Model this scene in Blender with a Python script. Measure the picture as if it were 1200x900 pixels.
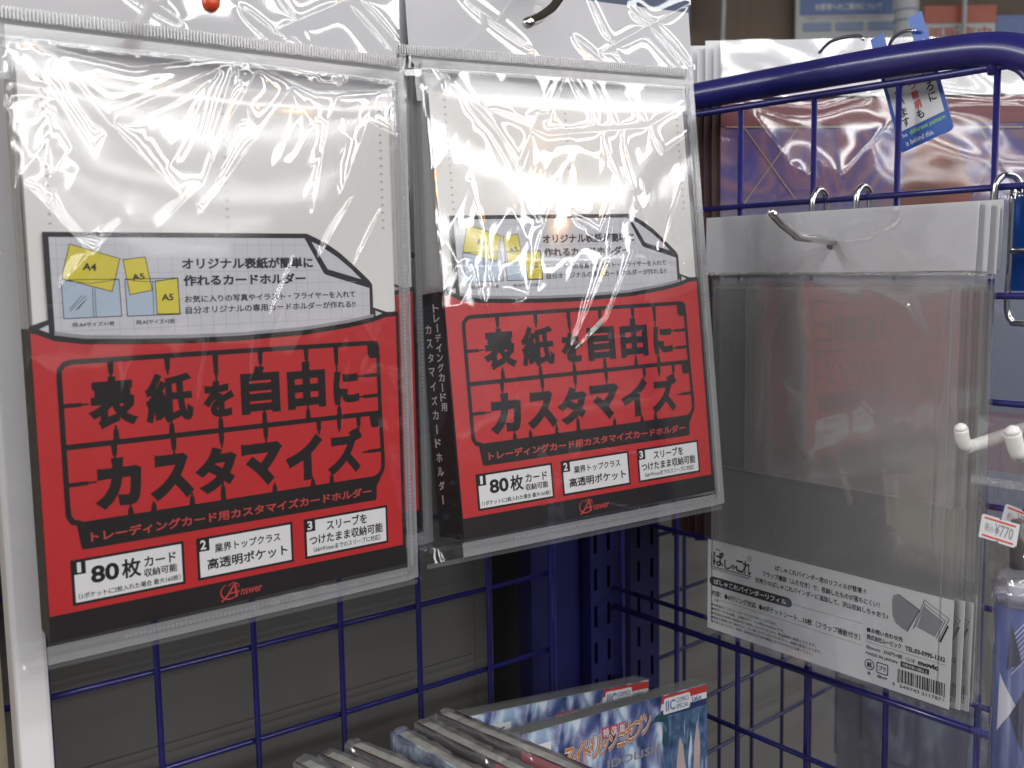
import bpy, bmesh, math, random
import numpy as np
from mathutils import Vector, Matrix
from mathutils.geometry import tessellate_polygon

random.seed(7)
for o in list(bpy.data.objects): bpy.data.objects.remove(o)
SC = bpy.context.scene
COL = SC.collection
Z0 = 1.40                                   # height of the phone above the shop floor
# ------------------------------------------------------------------ camera
RB = np.array([[0.78614, -0.08081, 0.61275], [-0.61779, -0.07387, 0.78286], [-0.018, -0.99399, -0.108]])
cam_d = bpy.data.cameras.new('camera'); cam = bpy.data.objects.new('camera', cam_d); COL.objects.link(cam)
cam_d.sensor_width = 36; cam_d.lens = 36 * 1225 / 1200; cam_d.clip_start = 0.01; cam_d.clip_end = 60
rx, dn, fw = Vector(RB[:, 0]), Vector(RB[:, 1]), Vector(RB[:, 2])
m = Matrix((rx, -dn, -fw)).transposed().to_4x4(); m.translation = (0, 0, Z0)
cam.matrix_world = m
cam_d.dof.use_dof = True; cam_d.dof.focus_distance = 0.50; cam_d.dof.aperture_fstop = 17
SC.camera = cam
# ------------------------------------------------------------------ room light (fluorescent shop)
w = bpy.data.worlds.new('World'); SC.world = w; w.use_nodes = True
w.node_tree.nodes['Background'].inputs[0].default_value = (0.80, 0.86, 1.0, 1)
w.node_tree.nodes['Background'].inputs[1].default_value = 0.16
def area(name, loc, sx, sy, radiance, color, rot=(0, 0, 0), shape='RECTANGLE'):
    l = bpy.data.lights.new(name, 'AREA'); l.shape = shape; l.size = sx; l.size_y = sy
    l.energy = radiance * math.pi * sx * sy; l.color = color
    o = bpy.data.objects.new(name, l); COL.objects.link(o); o.location = (loc[0], loc[1], loc[2] + Z0); o.rotation_euler = rot
    return o
for i, y in enumerate((-0.65, -1.7, -2.9, -4.1, -5.4, -6.8, -8.2)):
    area('ceiling_tube', (0.9, y, 1.25), 6.0, 0.32, (5.5, 8, 11, 13, 14, 14, 14)[i], (0.985, 0.985, 0.985))
for i, y in enumerate((0.9, 2.1, 3.3)):
    area('ceiling_tube', (-4.2, y, 1.25), 5.0, 0.32, 24, (0.985, 0.985, 0.985))
area('warm_spot', (2.2, -3.2, 1.2), 0.14, 0.14, 60, (1.0, 0.45, 0.12), shape='DISK')
area('warm_spot', (0.6, -2.3, 1.2), 0.14, 0.14, 60, (1.0, 0.45, 0.12), shape='DISK')
vs = SC.view_settings; vs.view_transform = 'Standard'; vs.look = 'None'; vs.exposure = 0.32; vs.gamma = 1.0; vs.use_curve_mapping = False
SC.render.engine = 'CYCLES'
SC.cycles.use_denoising = True
SC.cycles.max_bounces = 12; SC.cycles.transparent_max_bounces = 48; SC.cycles.transmission_bounces = 8
SC.cycles.caustics_reflective = False; SC.cycles.caustics_refractive = False
SC.cycles.sample_clamp_indirect = 6

# ------------------------------------------------------------------ helpers
def at(u, v, ax, val):
    """photograph pixel -> point of the world on the plane axis=val (z relative to the phone)"""
    d = RB @ np.array([(u - 600) / 1225, (v - 450) / 1225, 1.0]); p = d * val / d[ax]
    return Vector((p[0], p[1], p[2]))
def up(p): return Vector((p[0], p[1], p[2] + Z0))
def finish(o, label=None, cat=None, group=None, kind=None):
    if label: o['label'] = label
    if cat: o['category'] = cat
    if group: o['group'] = group
    if kind: o['kind'] = kind
    return o
def empty(name, loc, label, cat, group=None, mat=None):
    o = bpy.data.objects.new(name, None); COL.objects.link(o); o.empty_display_size = 0.02
    if mat is not None: o.matrix_world = mat
    else: o.location = up(loc)
    return finish(o, label, cat, group)
def frame_matrix(pos, x, y):
    x = Vector(x).normalized(); z = x.cross(Vector(y)).normalized(); y = z.cross(x)
    M = Matrix((x, y, z)).transposed().to_4x4(); M.translation = up(pos); return M
def link(name, me, mat, parent=None, loc=None, rot=None):
    o = bpy.data.objects.new(name, me); COL.objects.link(o)
    if mat and not me.materials: me.materials.append(mat)
    if parent: o.parent = parent
    if loc is not None: o.location = loc
    if rot is not None: o.rotation_euler = rot
    return o
def mesh(name, v, f, smooth=False):
    me = bpy.data.meshes.new(name); me.from_pydata([tuple(a) for a in v], [], f); me.validate(); me.update()
    if smooth: me.polygons.foreach_set('use_smooth', [True] * len(me.polygons))
    return me
class MB:
    def __init__(s): s.v = []; s.f = []
    def add(s, v, f):
        n = len(s.v); s.v += [tuple(a) for a in v]; s.f += [tuple(i + n for i in q) for q in f]
    def box(s, x0, x1, y0, y1, z0, z1, bev=0.0):
        if bev:
            bm = bmesh.new(); bmesh.ops.create_cube(bm, size=1)
            for q in bm.verts: q.co = Vector(((x0 + x1) / 2 + q.co.x * (x1 - x0), (y0 + y1) / 2 + q.co.y * (y1 - y0), (z0 + z1) / 2 + q.co.z * (z1 - z0)))
            bmesh.ops.bevel(bm, geom=bm.edges[:], offset=bev, segments=2, affect='EDGES', profile=0.5)
            bm.verts.index_update(); s.add([q.co for q in bm.verts], [[q.index for q in f.verts] for f in bm.faces]); bm.free(); return
        v = [(x, y, z) for x in (x0, x1) for y in (y0, y1) for z in (z0, z1)]
        s.add(v, [(0, 1, 3, 2), (4, 6, 7, 5), (0, 4, 5, 1), (2, 3, 7, 6), (0, 2, 6, 4), (1, 5, 7, 3)])
    def tube(s, pts, r, n=10, caps=True, rtip=None):
        pts = [Vector(p) for p in pts]; rings = []; m_ = len(pts)
        t = (pts[1] - pts[0]).normalized(); a = t.orthogonal().normalized()
        for i, p in enumerate(pts):
            t2 = (pts[min(i + 1, m_ - 1)] - pts[max(i - 1, 0)]).normalized()
            a = (a - t2 * a.dot(t2)).normalized(); b = t2.cross(a)
            rr = r[i] if isinstance(r, (list, tuple)) else r
            rings.append([p + (a * math.cos(2 * math.pi * k / n) + b * math.sin(2 * math.pi * k / n)) * rr for k in range(n)])
        v = [q for rg in rings for q in rg]
        f = [(i * n + k, i * n + (k + 1) % n, (i + 1) * n + (k + 1) % n, (i + 1) * n + k) for i in range(m_ - 1) for k in range(n)]
        if caps: f += [tuple(range(n))[::-1], tuple((m_ - 1) * n + k for k in range(n))]
        s.add(v, f)
    def poly(s, pts, z=0.0):
        tr = tessellate_polygon([[Vector((p[0], p[1], 0)) for p in pts]])
        s.add([(p[0], p[1], z) for p in pts], [tuple(t) for t in tr])
    def prism(s, pts, z0, z1):
        n = len(pts); tr = tessellate_polygon([[Vector((p[0], p[1], 0)) for p in pts]])
        v = [(p[0], p[1], z0) for p in pts] + [(p[0], p[1], z1) for p in pts]
        f = [tuple(t) for t in tr] + [tuple(i + n for i in t) for t in tr] + [(i, (i + 1) % n, (i + 1) % n + n, i + n) for i in range(n)]
        s.add(v, f)
    def stroke(s, pts, wd, z=0.0, closed=False):
        P = [Vector((p[0], p[1])) for p in pts]; n = len(P); L = []; Rr = []
        for i in range(n):
            if closed: a, b = P[i - 1], P[(i + 1) % n]
            else: a, b = P[max(i - 1, 0)], P[min(i + 1, n - 1)]
            d1 = (P[i] - a); d2 = (b - P[i])
            d1 = d1.normalized() if d1.length > 1e-9 else d2.normalized(); d2 = d2.normalized() if d2.length > 1e-9 else d1
            t = (d1 + d2).normalized() if (d1 + d2).length > 1e-6 else d1
            nn = Vector((-t.y, t.x)); k = 1 / max(0.5, nn.dot(Vector((-d1.y, d1.x))))
            ww = wd[i] if isinstance(wd, (list, tuple)) else wd
            L.append(P[i] + nn * ww / 2 * k); Rr.append(P[i] - nn * ww / 2 * k)
        v = [(p.x, p.y, z) for p in L] + [(p.x, p.y, z) for p in Rr]
        m_ = n if closed else n - 1
        s.add(v, [(i + n, (i + 1) % n + n, (i + 1) % n, i) for i in range(m_)])
    def text(s, body, x0, y0, x1, y1, bold=0.0, z=0.0, rot=0.0, shear=0.0, res=2):
        """lettering whose ink fills the box; stands for flat print"""
        v, f, zz = glyphs(body, bold, shear, res)
        if rot:
            c, sn = math.cos(rot), math.sin(rot); v = v @ np.array([[c, sn], [-sn, c]])
        lo, hi = v.min(0), v.max(0); sp = np.maximum(hi - lo, 1e-6)
        q = (v - lo) / sp * np.array([x1 - x0, y1 - y0]) + np.array([x0, y0])
        hs = min(1.0, (y1 - y0) / 2.0); s.add([(a[0], a[1], z + h * hs) for a, h in zip(q, zz)], f)
    def build(s, name, mat, parent=None, smooth=False, kind=None, loc=None, rot=None, scale=None):
        v = s.v if scale is None else [(a[0] * scale, a[1] * scale, a[2] * scale) for a in s.v]
        o = link(name, mesh(name, v, s.f, smooth), mat, parent, loc, rot)
        if kind: o['kind'] = kind
        return o
_tc = bpy.data.curves.new('type', 'FONT'); _to = bpy.data.objects.new('type', _tc); COL.objects.link(_to)
_cache = {}
def glyphs(body, bold, shear, res):
    k = (body, bold, shear, res)
    if k not in _cache:
        _tc.body = body; _tc.bevel_depth = bold * 0.85; _tc.bevel_resolution = 0; _tc.shear = shear; _tc.resolution_u = res; _tc.fill_mode = 'FRONT'
        bpy.context.view_layer.update()
        me = bpy.data.meshes.new_from_object(_to.evaluated_get(bpy.context.evaluated_depsgraph_get()))
        co = np.array([a.co[:] for a in me.vertices]); zm = max(1e-6, np.abs(co[:, 2]).max())
        _cache[k] = (co[:, :2], [tuple(p.vertices) for p in me.polygons], co[:, 2] / zm * (0.008 if bold else 0.0))
        bpy.data.meshes.remove(me)
    return _cache[k]
_tc.dimensions = '2D'

def smooth_path(pts, n=6):
    P = [np.array(p, float) for p in pts]; P = [2 * P[0] - P[1]] + P + [2 * P[-1] - P[-2]]; out = []
    for i in range(1, len(P) - 2):
        for k in range(n):
            t = k / n; a, b, c, d = P[i - 1:i + 3]
            out.append(0.5 * ((2 * b) + (-a + c) * t + (2 * a - 5 * b + 4 * c - d) * t * t + (-a + 3 * b - 3 * c + d) * t ** 3))
    out.append(P[-2]); return out

# ------------------------------------------------------------------ materials
def nt(name):
    m = bpy.data.materials.new(name); m.use_nodes = True; return m, m.node_tree, m.node_tree.nodes['Principled BSDF']
def pm(name, col, rough=0.5, metal=0.0, var=0.06, scale=60, bump=0.0, spec=0.5, coat=0.0, col2=None, bscale=None):
    m, t, b = nt(name); N = t.nodes; Lk = t.links
    tc = N.new('ShaderNodeTexCoord'); no = N.new('ShaderNodeTexNoise'); no.inputs['Scale'].default_value = scale; no.inputs['Detail'].default_value = 5
    Lk.new(tc.outputs['Object'], no.inputs['Vector'])
    rp = N.new('ShaderNodeValToRGB'); rp.color_ramp.elements[0].position = 0.3; rp.color_ramp.elements[1].position = 0.7
    c = np.array(col); lo = c * (1 - var); hi = np.minimum(c * (1 + var), 1) if col2 is None else np.array(col2)
    rp.color_ramp.elements[0].color = (*lo, 1); rp.color_ramp.elements[1].color = (*hi, 1)
    Lk.new(no.outputs['Fac'], rp.inputs['Fac']); Lk.new(rp.outputs['Color'], b.inputs['Base Color'])
    b.inputs['Roughness'].default_value = rough; b.inputs['Metallic'].default_value = metal; b.inputs['Specular IOR Level'].default_value = spec
    b.inputs['Coat Weight'].default_value = coat; b.inputs['Coat Roughness'].default_value = 0.1
    if bump:
        n2 = N.new('ShaderNodeTexNoise'); n2.inputs['Scale'].default_value = bscale or scale * 3; n2.inputs['Detail'].default_value = 4
        Lk.new(tc.outputs['Object'], n2.inputs['Vector'])
        bp = N.new('ShaderNodeBump'); bp.inputs['Strength'].default_value = bump; bp.inputs['Distance'].default_value = 0.001
        Lk.new(n2.outputs['Fac'], bp.inputs['Height']); Lk.new(bp.outputs['Normal'], b.inputs['Normal'])
    return m
def film(name, f0=0.08, rough=0.04, haze=0.03, tint=(1, 1, 1), hazecol=(0.8, 0.8, 0.82), bump=0.0, bscale=200, edge=0.9):
    """clear plastic sheet: see-through, mirror-like at a glance, slightly milky"""
    m, t, b = nt(name); N = t.nodes; Lk = t.links; N.remove(b); out = N['Material Output']
    lw = N.new('ShaderNodeLayerWeight'); lw.inputs['Blend'].default_value = 0.5
    pw = N.new('ShaderNodeMath'); pw.operation = 'POWER'; pw.inputs[1].default_value = 4.5; Lk.new(lw.outputs['Facing'], pw.inputs[0])
    ma = N.new('ShaderNodeMath'); ma.operation = 'MULTIPLY_ADD'; ma.inputs[1].default_value = edge - f0; ma.inputs[2].default_value = f0; Lk.new(pw.outputs[0], ma.inputs[0])
    tr = N.new('ShaderNodeBsdfTransparent'); tr.inputs[0].default_value = (*tint, 1)
    gl = N.new('ShaderNodeBsdfGlossy'); gl.inputs['Roughness'].default_value = rough
    di = N.new('ShaderNodeBsdfDiffuse'); di.inputs[0].default_value = (*hazecol, 1)
    m1 = N.new('ShaderNodeMixShader'); m1.inputs[0].default_value = haze; Lk.new(tr.outputs[0], m1.inputs[1]); Lk.new(di.outputs[0], m1.inputs[2])
    m2 = N.new('ShaderNodeMixShader'); Lk.new(ma.outputs[0], m2.inputs[0]); Lk.new(m1.outputs[0], m2.inputs[1]); Lk.new(gl.outputs[0], m2.inputs[2])
    Lk.new(m2.outputs[0], out.inputs[0])
    if bump:
        tc = N.new('ShaderNodeTexCoord'); no = N.new('ShaderNodeTexNoise'); no.inputs['Scale'].default_value = bscale; Lk.new(tc.outputs['Object'], no.inputs['Vector'])
        bp = N.new('ShaderNodeBump'); bp.inputs['Strength'].default_value = bump; bp.inputs['Distance'].default_value = 0.001
        Lk.new(no.outputs['Fac'], bp.inputs['Height']); Lk.new(bp.outputs['Normal'], gl.inputs['Normal'])
    return m
M = dict(
    blue=pm('blue_enamel', (0.017, 0.016, 0.135), 0.30, bump=0.05, scale=90, var=0.12, coat=0.3),
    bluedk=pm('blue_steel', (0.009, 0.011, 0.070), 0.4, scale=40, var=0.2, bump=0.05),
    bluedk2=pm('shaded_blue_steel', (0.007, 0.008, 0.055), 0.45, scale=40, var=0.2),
    black=pm('black_gap', (0.010, 0.010, 0.011), 0.6),
    wall=pm('grey_panel', (0.115, 0.113, 0.108), 0.5, scale=14, var=0.07, bump=0.04, bscale=400),
    chrome=pm('chrome', (0.72, 0.71, 0.69), 0.13, 1.0, var=0.04, bump=0.02),
    whiteplastic=pm('white_coated_wire', (0.74, 0.74, 0.70), 0.38, bump=0.05),
    header=pm('white_header_card', (0.60, 0.60, 0.625), 0.45, var=0.02, scale=20),
    card=pm('matt_card', (0.74, 0.74, 0.75), 0.5, var=0.02),
    pages=pm('clear_pages', (0.76, 0.75, 0.725), 0.22, var=0.03, scale=18, coat=0.3),
    red=pm('red_ink', (0.50, 0.014, 0.018), 0.45, var=0.05, scale=40),
    redline=pm('red_print', (0.48, 0.04, 0.04), 0.5),
    ink=pm('black_ink', (0.011, 0.010, 0.011), 0.45, var=0.1, spec=0.25),
    paper=pm('printed_paper', (0.56, 0.56, 0.60), 0.42, var=0.015),
    boxwhite=pm('box_white', (0.76, 0.76, 0.78), 0.42, var=0.015),
    greyink=pm('grey_ink', (0.28, 0.28, 0.30), 0.5),
    paleline=pm('pale_line', (0.36, 0.36, 0.42), 0.5),
    yellow=pm('yellow_ink', (0.66, 0.56, 0.03), 0.45, var=0.03),
    iceblue=pm('ice_blue_ink', (0.40, 0.49, 0.60), 0.45, var=0.03),
    whiteink=pm('white_ink', (0.74, 0.74, 0.74), 0.5),
    tagblue=pm('tag_blue', (0.015, 0.10, 0.45), 0.35),
    tagred=pm('tag_red', (0.72, 0.05, 0.03), 0.45),
    tangreen=pm('tag_green', (0.30, 0.62, 0.10), 0.45),
    orange=pm('red_cap', (0.55, 0.05, 0.01), 0.35),
    post=pm('white_post', (0.78, 0.77, 0.78), 0.45, var=0.03, scale=10),
    tan=pm('tan_board', (0.30, 0.25, 0.17), 0.7, scale=60, bump=0.2),
    brown=pm('brown_wall', (0.155, 0.115, 0.085), 0.7, scale=6, var=0.12),
    signwhite=pm('sign_white', (0.52, 0.54, 0.55), 0.5, var=0.04, scale=8),
    signblue=pm('sign_blue', (0.13, 0.20, 0.42), 0.5), signblue2=pm('sign_pale_blue', (0.24, 0.31, 0.47), 0.5),
    signorange=pm('sign_orange', (0.48, 0.12, 0.07), 0.5),
    floor=pm('floor', (0.11, 0.105, 0.10), 0.35, scale=3, var=0.1),
    ceiling=pm('ceiling', (0.62, 0.62, 0.60), 0.8, scale=3),
    bag=film('crisp_bag_film', 0.095, 0.04, 0.003),
    bagside=film('bag_side_film', 0.12, 0.06, 0.10, hazecol=(0.7, 0.7, 0.74)),
    pvc=film('soft_cover_film', 0.055, 0.075, 0.004, hazecol=(0.85, 0.83, 0.78)),
    pvcedge=film('cover_rim_film', 0.10, 0.16, 0.36, hazecol=(0.42, 0.43, 0.45)),
    seam=film('heat_seal', 0.16, 0.15, 0.42, hazecol=(0.50, 0.50, 0.52), bump=0.6, bscale=900),
    refill=film('frosted_sheet', 0.17, 0.16, 0.22, hazecol=(0.60, 0.60, 0.59), edge=0.75),
    flap=film('milky_flap', 0.20, 0.17, 0.36, hazecol=(0.66, 0.62, 0.61), edge=0.7),
    refillbag=film('refill_bag', 0.13, 0.06, 0.05, hazecol=(0.6, 0.6, 0.6)),
    weld=film('weld_line', 0.10, 0.3, 0.35, hazecol=(0.5, 0.5, 0.5)),
    clearspine=film('clear_spine_film', 0.14, 0.14, 0.62, hazecol=(0.62, 0.62, 0.63)),
    ridge=film('seal_ridge', 0.14, 0.2, 0.5, hazecol=(0.42, 0.42, 0.44)),
    dots=pm('weld_dot', (0.33, 0.34, 0.35), 0.4),
    purplefilm=film('violet_film', 0.07, 0.12, 0.50, hazecol=(0.10, 0.085, 0.15)),
    plastic=film('glassy_tube', 0.10, 0.05, 0.06, tint=(0.9, 0.9, 0.95)),
    shrink=film('shrink_wrap', 0.11, 0.12, 0.22, hazecol=(0.42, 0.43, 0.42)),
)
# ------------------------------------------------------------------ setting
def place(name, b, mat, label=None, cat=None, kind=None, group=None, smooth=False, parent=None):
    """mesh given in phone-relative metres -> object whose origin is the mesh centre"""
    v = np.array(b.v); c = (v.min(0) + v.max(0)) / 2
    o = link(name, mesh(name, v - c, b.f, smooth), mat, parent)
    o.location = (c[0], c[1], c[2] + Z0) if parent is None else parent.matrix_world.inverted() @ Vector((c[0], c[1], c[2] + Z0))
    return finish(o, label, cat, group, kind)
def part(name, b, mat, parent, smooth=False, kind=None):
    iv = parent.matrix_world.inverted() if parent.type == 'EMPTY' else (parent.parent.matrix_world @ parent.matrix_basis).inverted()
    v = [iv @ Vector((a[0], a[1], a[2] + Z0)) for a in b.v]
    o = link(name, mesh(name, v, b.f, smooth), mat, parent)
    if kind: o['kind'] = kind
    return o
def E(name, loc, label, cat, group=None, mat=None):
    o = empty(name, loc, label, cat, group, mat); 
    if mat is None: o.matrix_world = Matrix.Translation(up(loc))
    return o

b = MB(); b.box(-8, 8, -11, 4, -1.45, -1.40); place('floor', b, M['floor'], kind='structure')
b = MB(); b.box(-8, 8, -11, 4, 1.32, 1.36); place('ceiling', b, M['ceiling'], kind='structure')
b = MB(); b.box(-3.5, 4.5, -2.2, -1.3, -1.40, -0.12); place('unseen_dark_shelf', b, pm('unseen_dark_shelf', (0.05, 0.045, 0.045), 0.6, scale=9, var=0.8, col2=(0.10, 0.07, 0.065)), kind='structure')  # unseen box added behind the phone so the films mirror something dark low down
# grey panels behind the wire racks
b = MB(); b.box(-0.30, 0.402, 0.56, 0.566, -0.75, 0.10); place('back_wall', b, M['wall'], kind='structure')
b = MB(); b.box(0.4026, 0.418, 0.5605, 0.566, -0.75, 0.10); place('back_wall', b, M['wall'], kind='structure')
b = MB(); b.box(0.4185, 0.500, 0.590, 0.596, -0.75, 0.10); place('back_wall', b, M['black'], kind='structure')  # black sheet standing in for the shade of the gap beside the column
b = MB(); b.box(0.53, 2.8, 0.66, 0.666, -0.95, 0.05); place('back_wall', b, M['wall'], kind='structure')
b = MB(); b.box(-0.3, 0.40, 0.551, 0.560, -0.3005, -0.2995)
# faint shelf-lip strips on the panel
for z in (-0.262, -0.318):
    b = MB(); b.box(-0.28, 0.399, 0.5575, 0.5602, z, z + 0.004); place('back_wall_lip', b, M['wall'], kind='structure')

# store wall far behind, over the rack
fwd = Vector((RB[0, 2], RB[1, 2], 0)).normalized(); rgt = Vector((fwd.y, -fwd.x, 0))
DF = 2.6
def far(u, v, d=DF):
    q = RB @ np.array([(u - 600) / 1225, (v - 450) / 1225, 1.0]); q = Vector(q); return q * (d / q.dot(fwd))
Mf = frame_matrix(fwd * DF + Vector((0, 0, 0)), rgt, (0, 0, 1))
Mi = Mf.inverted()
def fl(u, v):
    p = Mi @ up(far(u, v)); return (p.x, p.y)
b = MB(); b.box(-2.6, 2.6, -1.4, 1.32, -0.05, -0.03)
o = b.build('store_wall', M['brown'], None); o.matrix_world = Mf; o['kind'] = 'structure'
def sign(name, u0, v0, u1, v1, mat, label, cat, z=0.0):
    p = fl(u0, v0); q = fl(u1, v1); e = empty(name, None, label, cat, None, mat=Mf @ Matrix.Translation((p[0], q[1], z)))
    wd, ht = q[0] - p[0], p[1] - q[1]; bb = MB(); bb.box(0, wd, 0, ht, -0.01, 0.0); bb.build('board', M[mat], e)
    return e, wd, ht
e, wd, ht = sign('notice_sheet', 934, -90, 1047, 46, 'signwhite', 'white notice sheet with a blue heading pinned on the brown wall', 'notice')
s = 2.6 / 1225
bb = MB(); bb.box(0.01, wd - 0.004, 0.060, ht - 0.02, 0.0005, 0.003); bb.build('heading', M['signblue'], e)
bb = MB()
bb.text('お客様へのご案内について', 0.045, 0.070, wd - 0.03, 0.086, 0.02, 0.0035); bb.build('lettering', M['whiteink'], e)
bb = MB(); bb.text('下記のサービスをご利用いただけます', 0.02, 0.049, wd - 0.03, 0.056, 0.0, 0.001); bb.build('lettering', M['greyink'], e)
for k in range(3):
    bb = MB(); bb.box(0.018 + k * 0.078, 0.084 + k * 0.078, 0.022, 0.042, 0.0005, 0.003, 0.001); bb.build('pill', M['signblue2'], e)
e, wd, ht = sign('notice_sheet', 560, -90, 808, 30, 'signblue2', 'pale blue sheet behind the header of the middle pack', 'notice')
e, wd, ht = sign('sale_sign', 1083, 8, 1166, 50, 'signwhite', 'white sign with an orange red band on the brown wall', 'sign')
bb = MB(); bb.box(0, wd, ht * 0.55, ht + 0.001, 0.0005, 0.003); bb.build('band', M['signorange'], e)
bb = MB(); bb.text('再販売中', 0.01, 0.006, wd - 0.01, ht * 0.45, 0.02, 0.001); bb.build('lettering', M['signorange'], e)
e, wd, ht = sign('blue_sign', 1168, 18, 1290, 60, 'signblue', 'blue sign at the top right corner beside the orange one', 'sign')
for (u, wd_, lb) in ((849, 5, 'thin white cord hanging on the brown wall, the left of two'), (1131, 6, 'thin white cord between the orange sign and the blue sign')):
    p0 = far(u, -60, 2.58); p1 = far(u - 3, 80, 2.58); bb = MB(); bb.tube([p0, (p0 + p1) / 2 + Vector((0.003, 0, 0)), p1], wd_ * s / 2 * 0.9, 8)
    place('cord', bb, M['signwhite'], lb, 'cord', smooth=True)
e = E('paper_tube', far(1062, 40, 2.5), 'pale blue white upright tube behind the rack, between two signs', 'tube')
bb = MB(); p0 = far(1062, -80, 2.5); p1 = far(1063, 120, 2.5); bb.tube([p0, p1], 13 * s, 20); part('tube', bb, M['signwhite'], e, True)
for vv in (12, 24):
    p0 = far(1062, vv, 2.5); bb = MB(); bb.tube([p0, p0 - Vector((0, 0, 0.004))], 13.4 * s, 20); part('ring', bb, M['signblue2'], e, True)

# white upright and tan board at the left edge
b = MB(); b.box(0.0945, 0.1082, 0.462, 0.476, -0.55, 0.16, 0.002)
o = place('rack_upright', b, M['post'], 'narrow white upright along the left edge of the picture', 'upright')
b = MB(); b.box(-0.10, 0.0935, 0.482, 0.488, -0.55, 0.16); place('tan_board', b, M['tan'], 'tan board left of the white upright', 'board')

# wire racks
R1 = 0.0016
rack = E('wire_rack', (0.25, 0.4912, -0.3), 'dark blue wire rack on the grey wall behind the two red packs', 'wire rack')
zs = [-0.3906 + 0.05 * k for k in range(11)]; xs = [0.0135 + 0.05 * k for k in range(8)]
for x in xs:
    b = MB(); b.tube([(x, 0.4912, -0.42), (x, 0.4912, 0.12)], R1, 8); part('wire', b, M['blue'], rack, True)
for z in zs:
    b = MB(); b.tube([(0.0, 0.4945, z), (0.4135, 0.4945, z)], R1, 8); part('wire', b, M['blue'], rack, True)
b = MB(); b.tube([(0.4135, 0.4912, -0.45), (0.4135, 0.4912, 0.12)], 0.0028, 10); part('frame', b, M['blue'], rack, True)

GX = 0.4828
rack2 = E('wire_rack', (GX, 0.30, -0.229), 'dark blue wire rack with a thick rounded top pipe at the right', 'wire rack')
ys = [0.4995 - 0.05 * k for k in range(9)]
for k, y in enumerate(ys):
    b = MB(); b.tube([(GX, y, -0.40), (GX, y, 0.0895 if y > 0.24 else -0.02)], R1, 8); part('wire', b, M['blue'], rack2, True)
for k in range(6):
    z = 0.0341 - 0.05 * k
    b = MB(); b.tube([(GX - 0.003, 0.505, z), (GX - 0.003, 0.12, z)], R1, 8); part('wire', b, M['blue'], rack2, True)
for z in (-0.2290, -0.279, -0.329):
    b = MB(); b.tube([(GX - 0.003, 0.505, z), (GX - 0.003, 0.12, z)], R1 * (1.3 if z == -0.229 else 1), 8); part('wire', b, M['blue'], rack2, True)
pts = smooth_path([(GX, 0.520, 0.1018), (GX, 0.45, 0.1014), (GX, 0.38, 0.1012), (GX, 0.31, 0.1007), (GX, 0.275, 0.0995), (GX, 0.254, 0.0978), (GX, 0.238, 0.0935), (GX, 0.222, 0.084), (GX, 0.210, 0.068), (GX, 0.203, 0.045), (GX, 0.201, 0.0)], 6)
pts += [np.array((GX, 0.201, -0.4))]
b = MB(); b.tube(pts, 0.0078, 20); part('top_pipe', b, M['blue'], rack2, True)
pts = smooth_path([(GX, 0.510, 0.0912), (GX, 0.43, 0.0908), (GX, 0.30, 0.0896), (GX, 0.2515, 0.0893), (GX, 0.243, 0.0885), (GX, 0.236, 0.0825), (GX, 0.2305, 0.070), (GX, 0.228, 0.05)], 6)
b = MB(); b.tube(pts, 0.0020, 10); part('wire', b, M['blue'], rack2, True)
b = MB(); b.tube([(GX, 0.2515, 0.0975), (GX, 0.2515, 0.086)], [0.0044, 0.0026], 12); part('weld_joint', b, M['blue'], rack2, True)

# rear rack seen through the right one
rack3 = E('wire_rack', (0.75, 0.62, -0.4), 'dark blue wire rack far back, seen through the right rack', 'wire rack')
dx = Vector((0.9968, 0.080, 0)); o0 = Vector((0.592, 0.585, 0))
for k in range(9):
    p = o0 + dx * (0.05 * k); b = MB(); b.tube([(p.x, p.y, -0.5), (p.x, p.y, 0.0)], R1, 8); part('wire', b, M['bluedk'], rack3, True)
for k in range(8):
    z = -0.03 - 0.052 * k - 0.03; p = o0 + dx * 0.45; b = MB(); b.tube([(o0.x, o0.y - 0.003, z), (p.x, p.y - 0.003, z)], R1, 8); part('wire', b, M['bluedk'], rack3, True)

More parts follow.
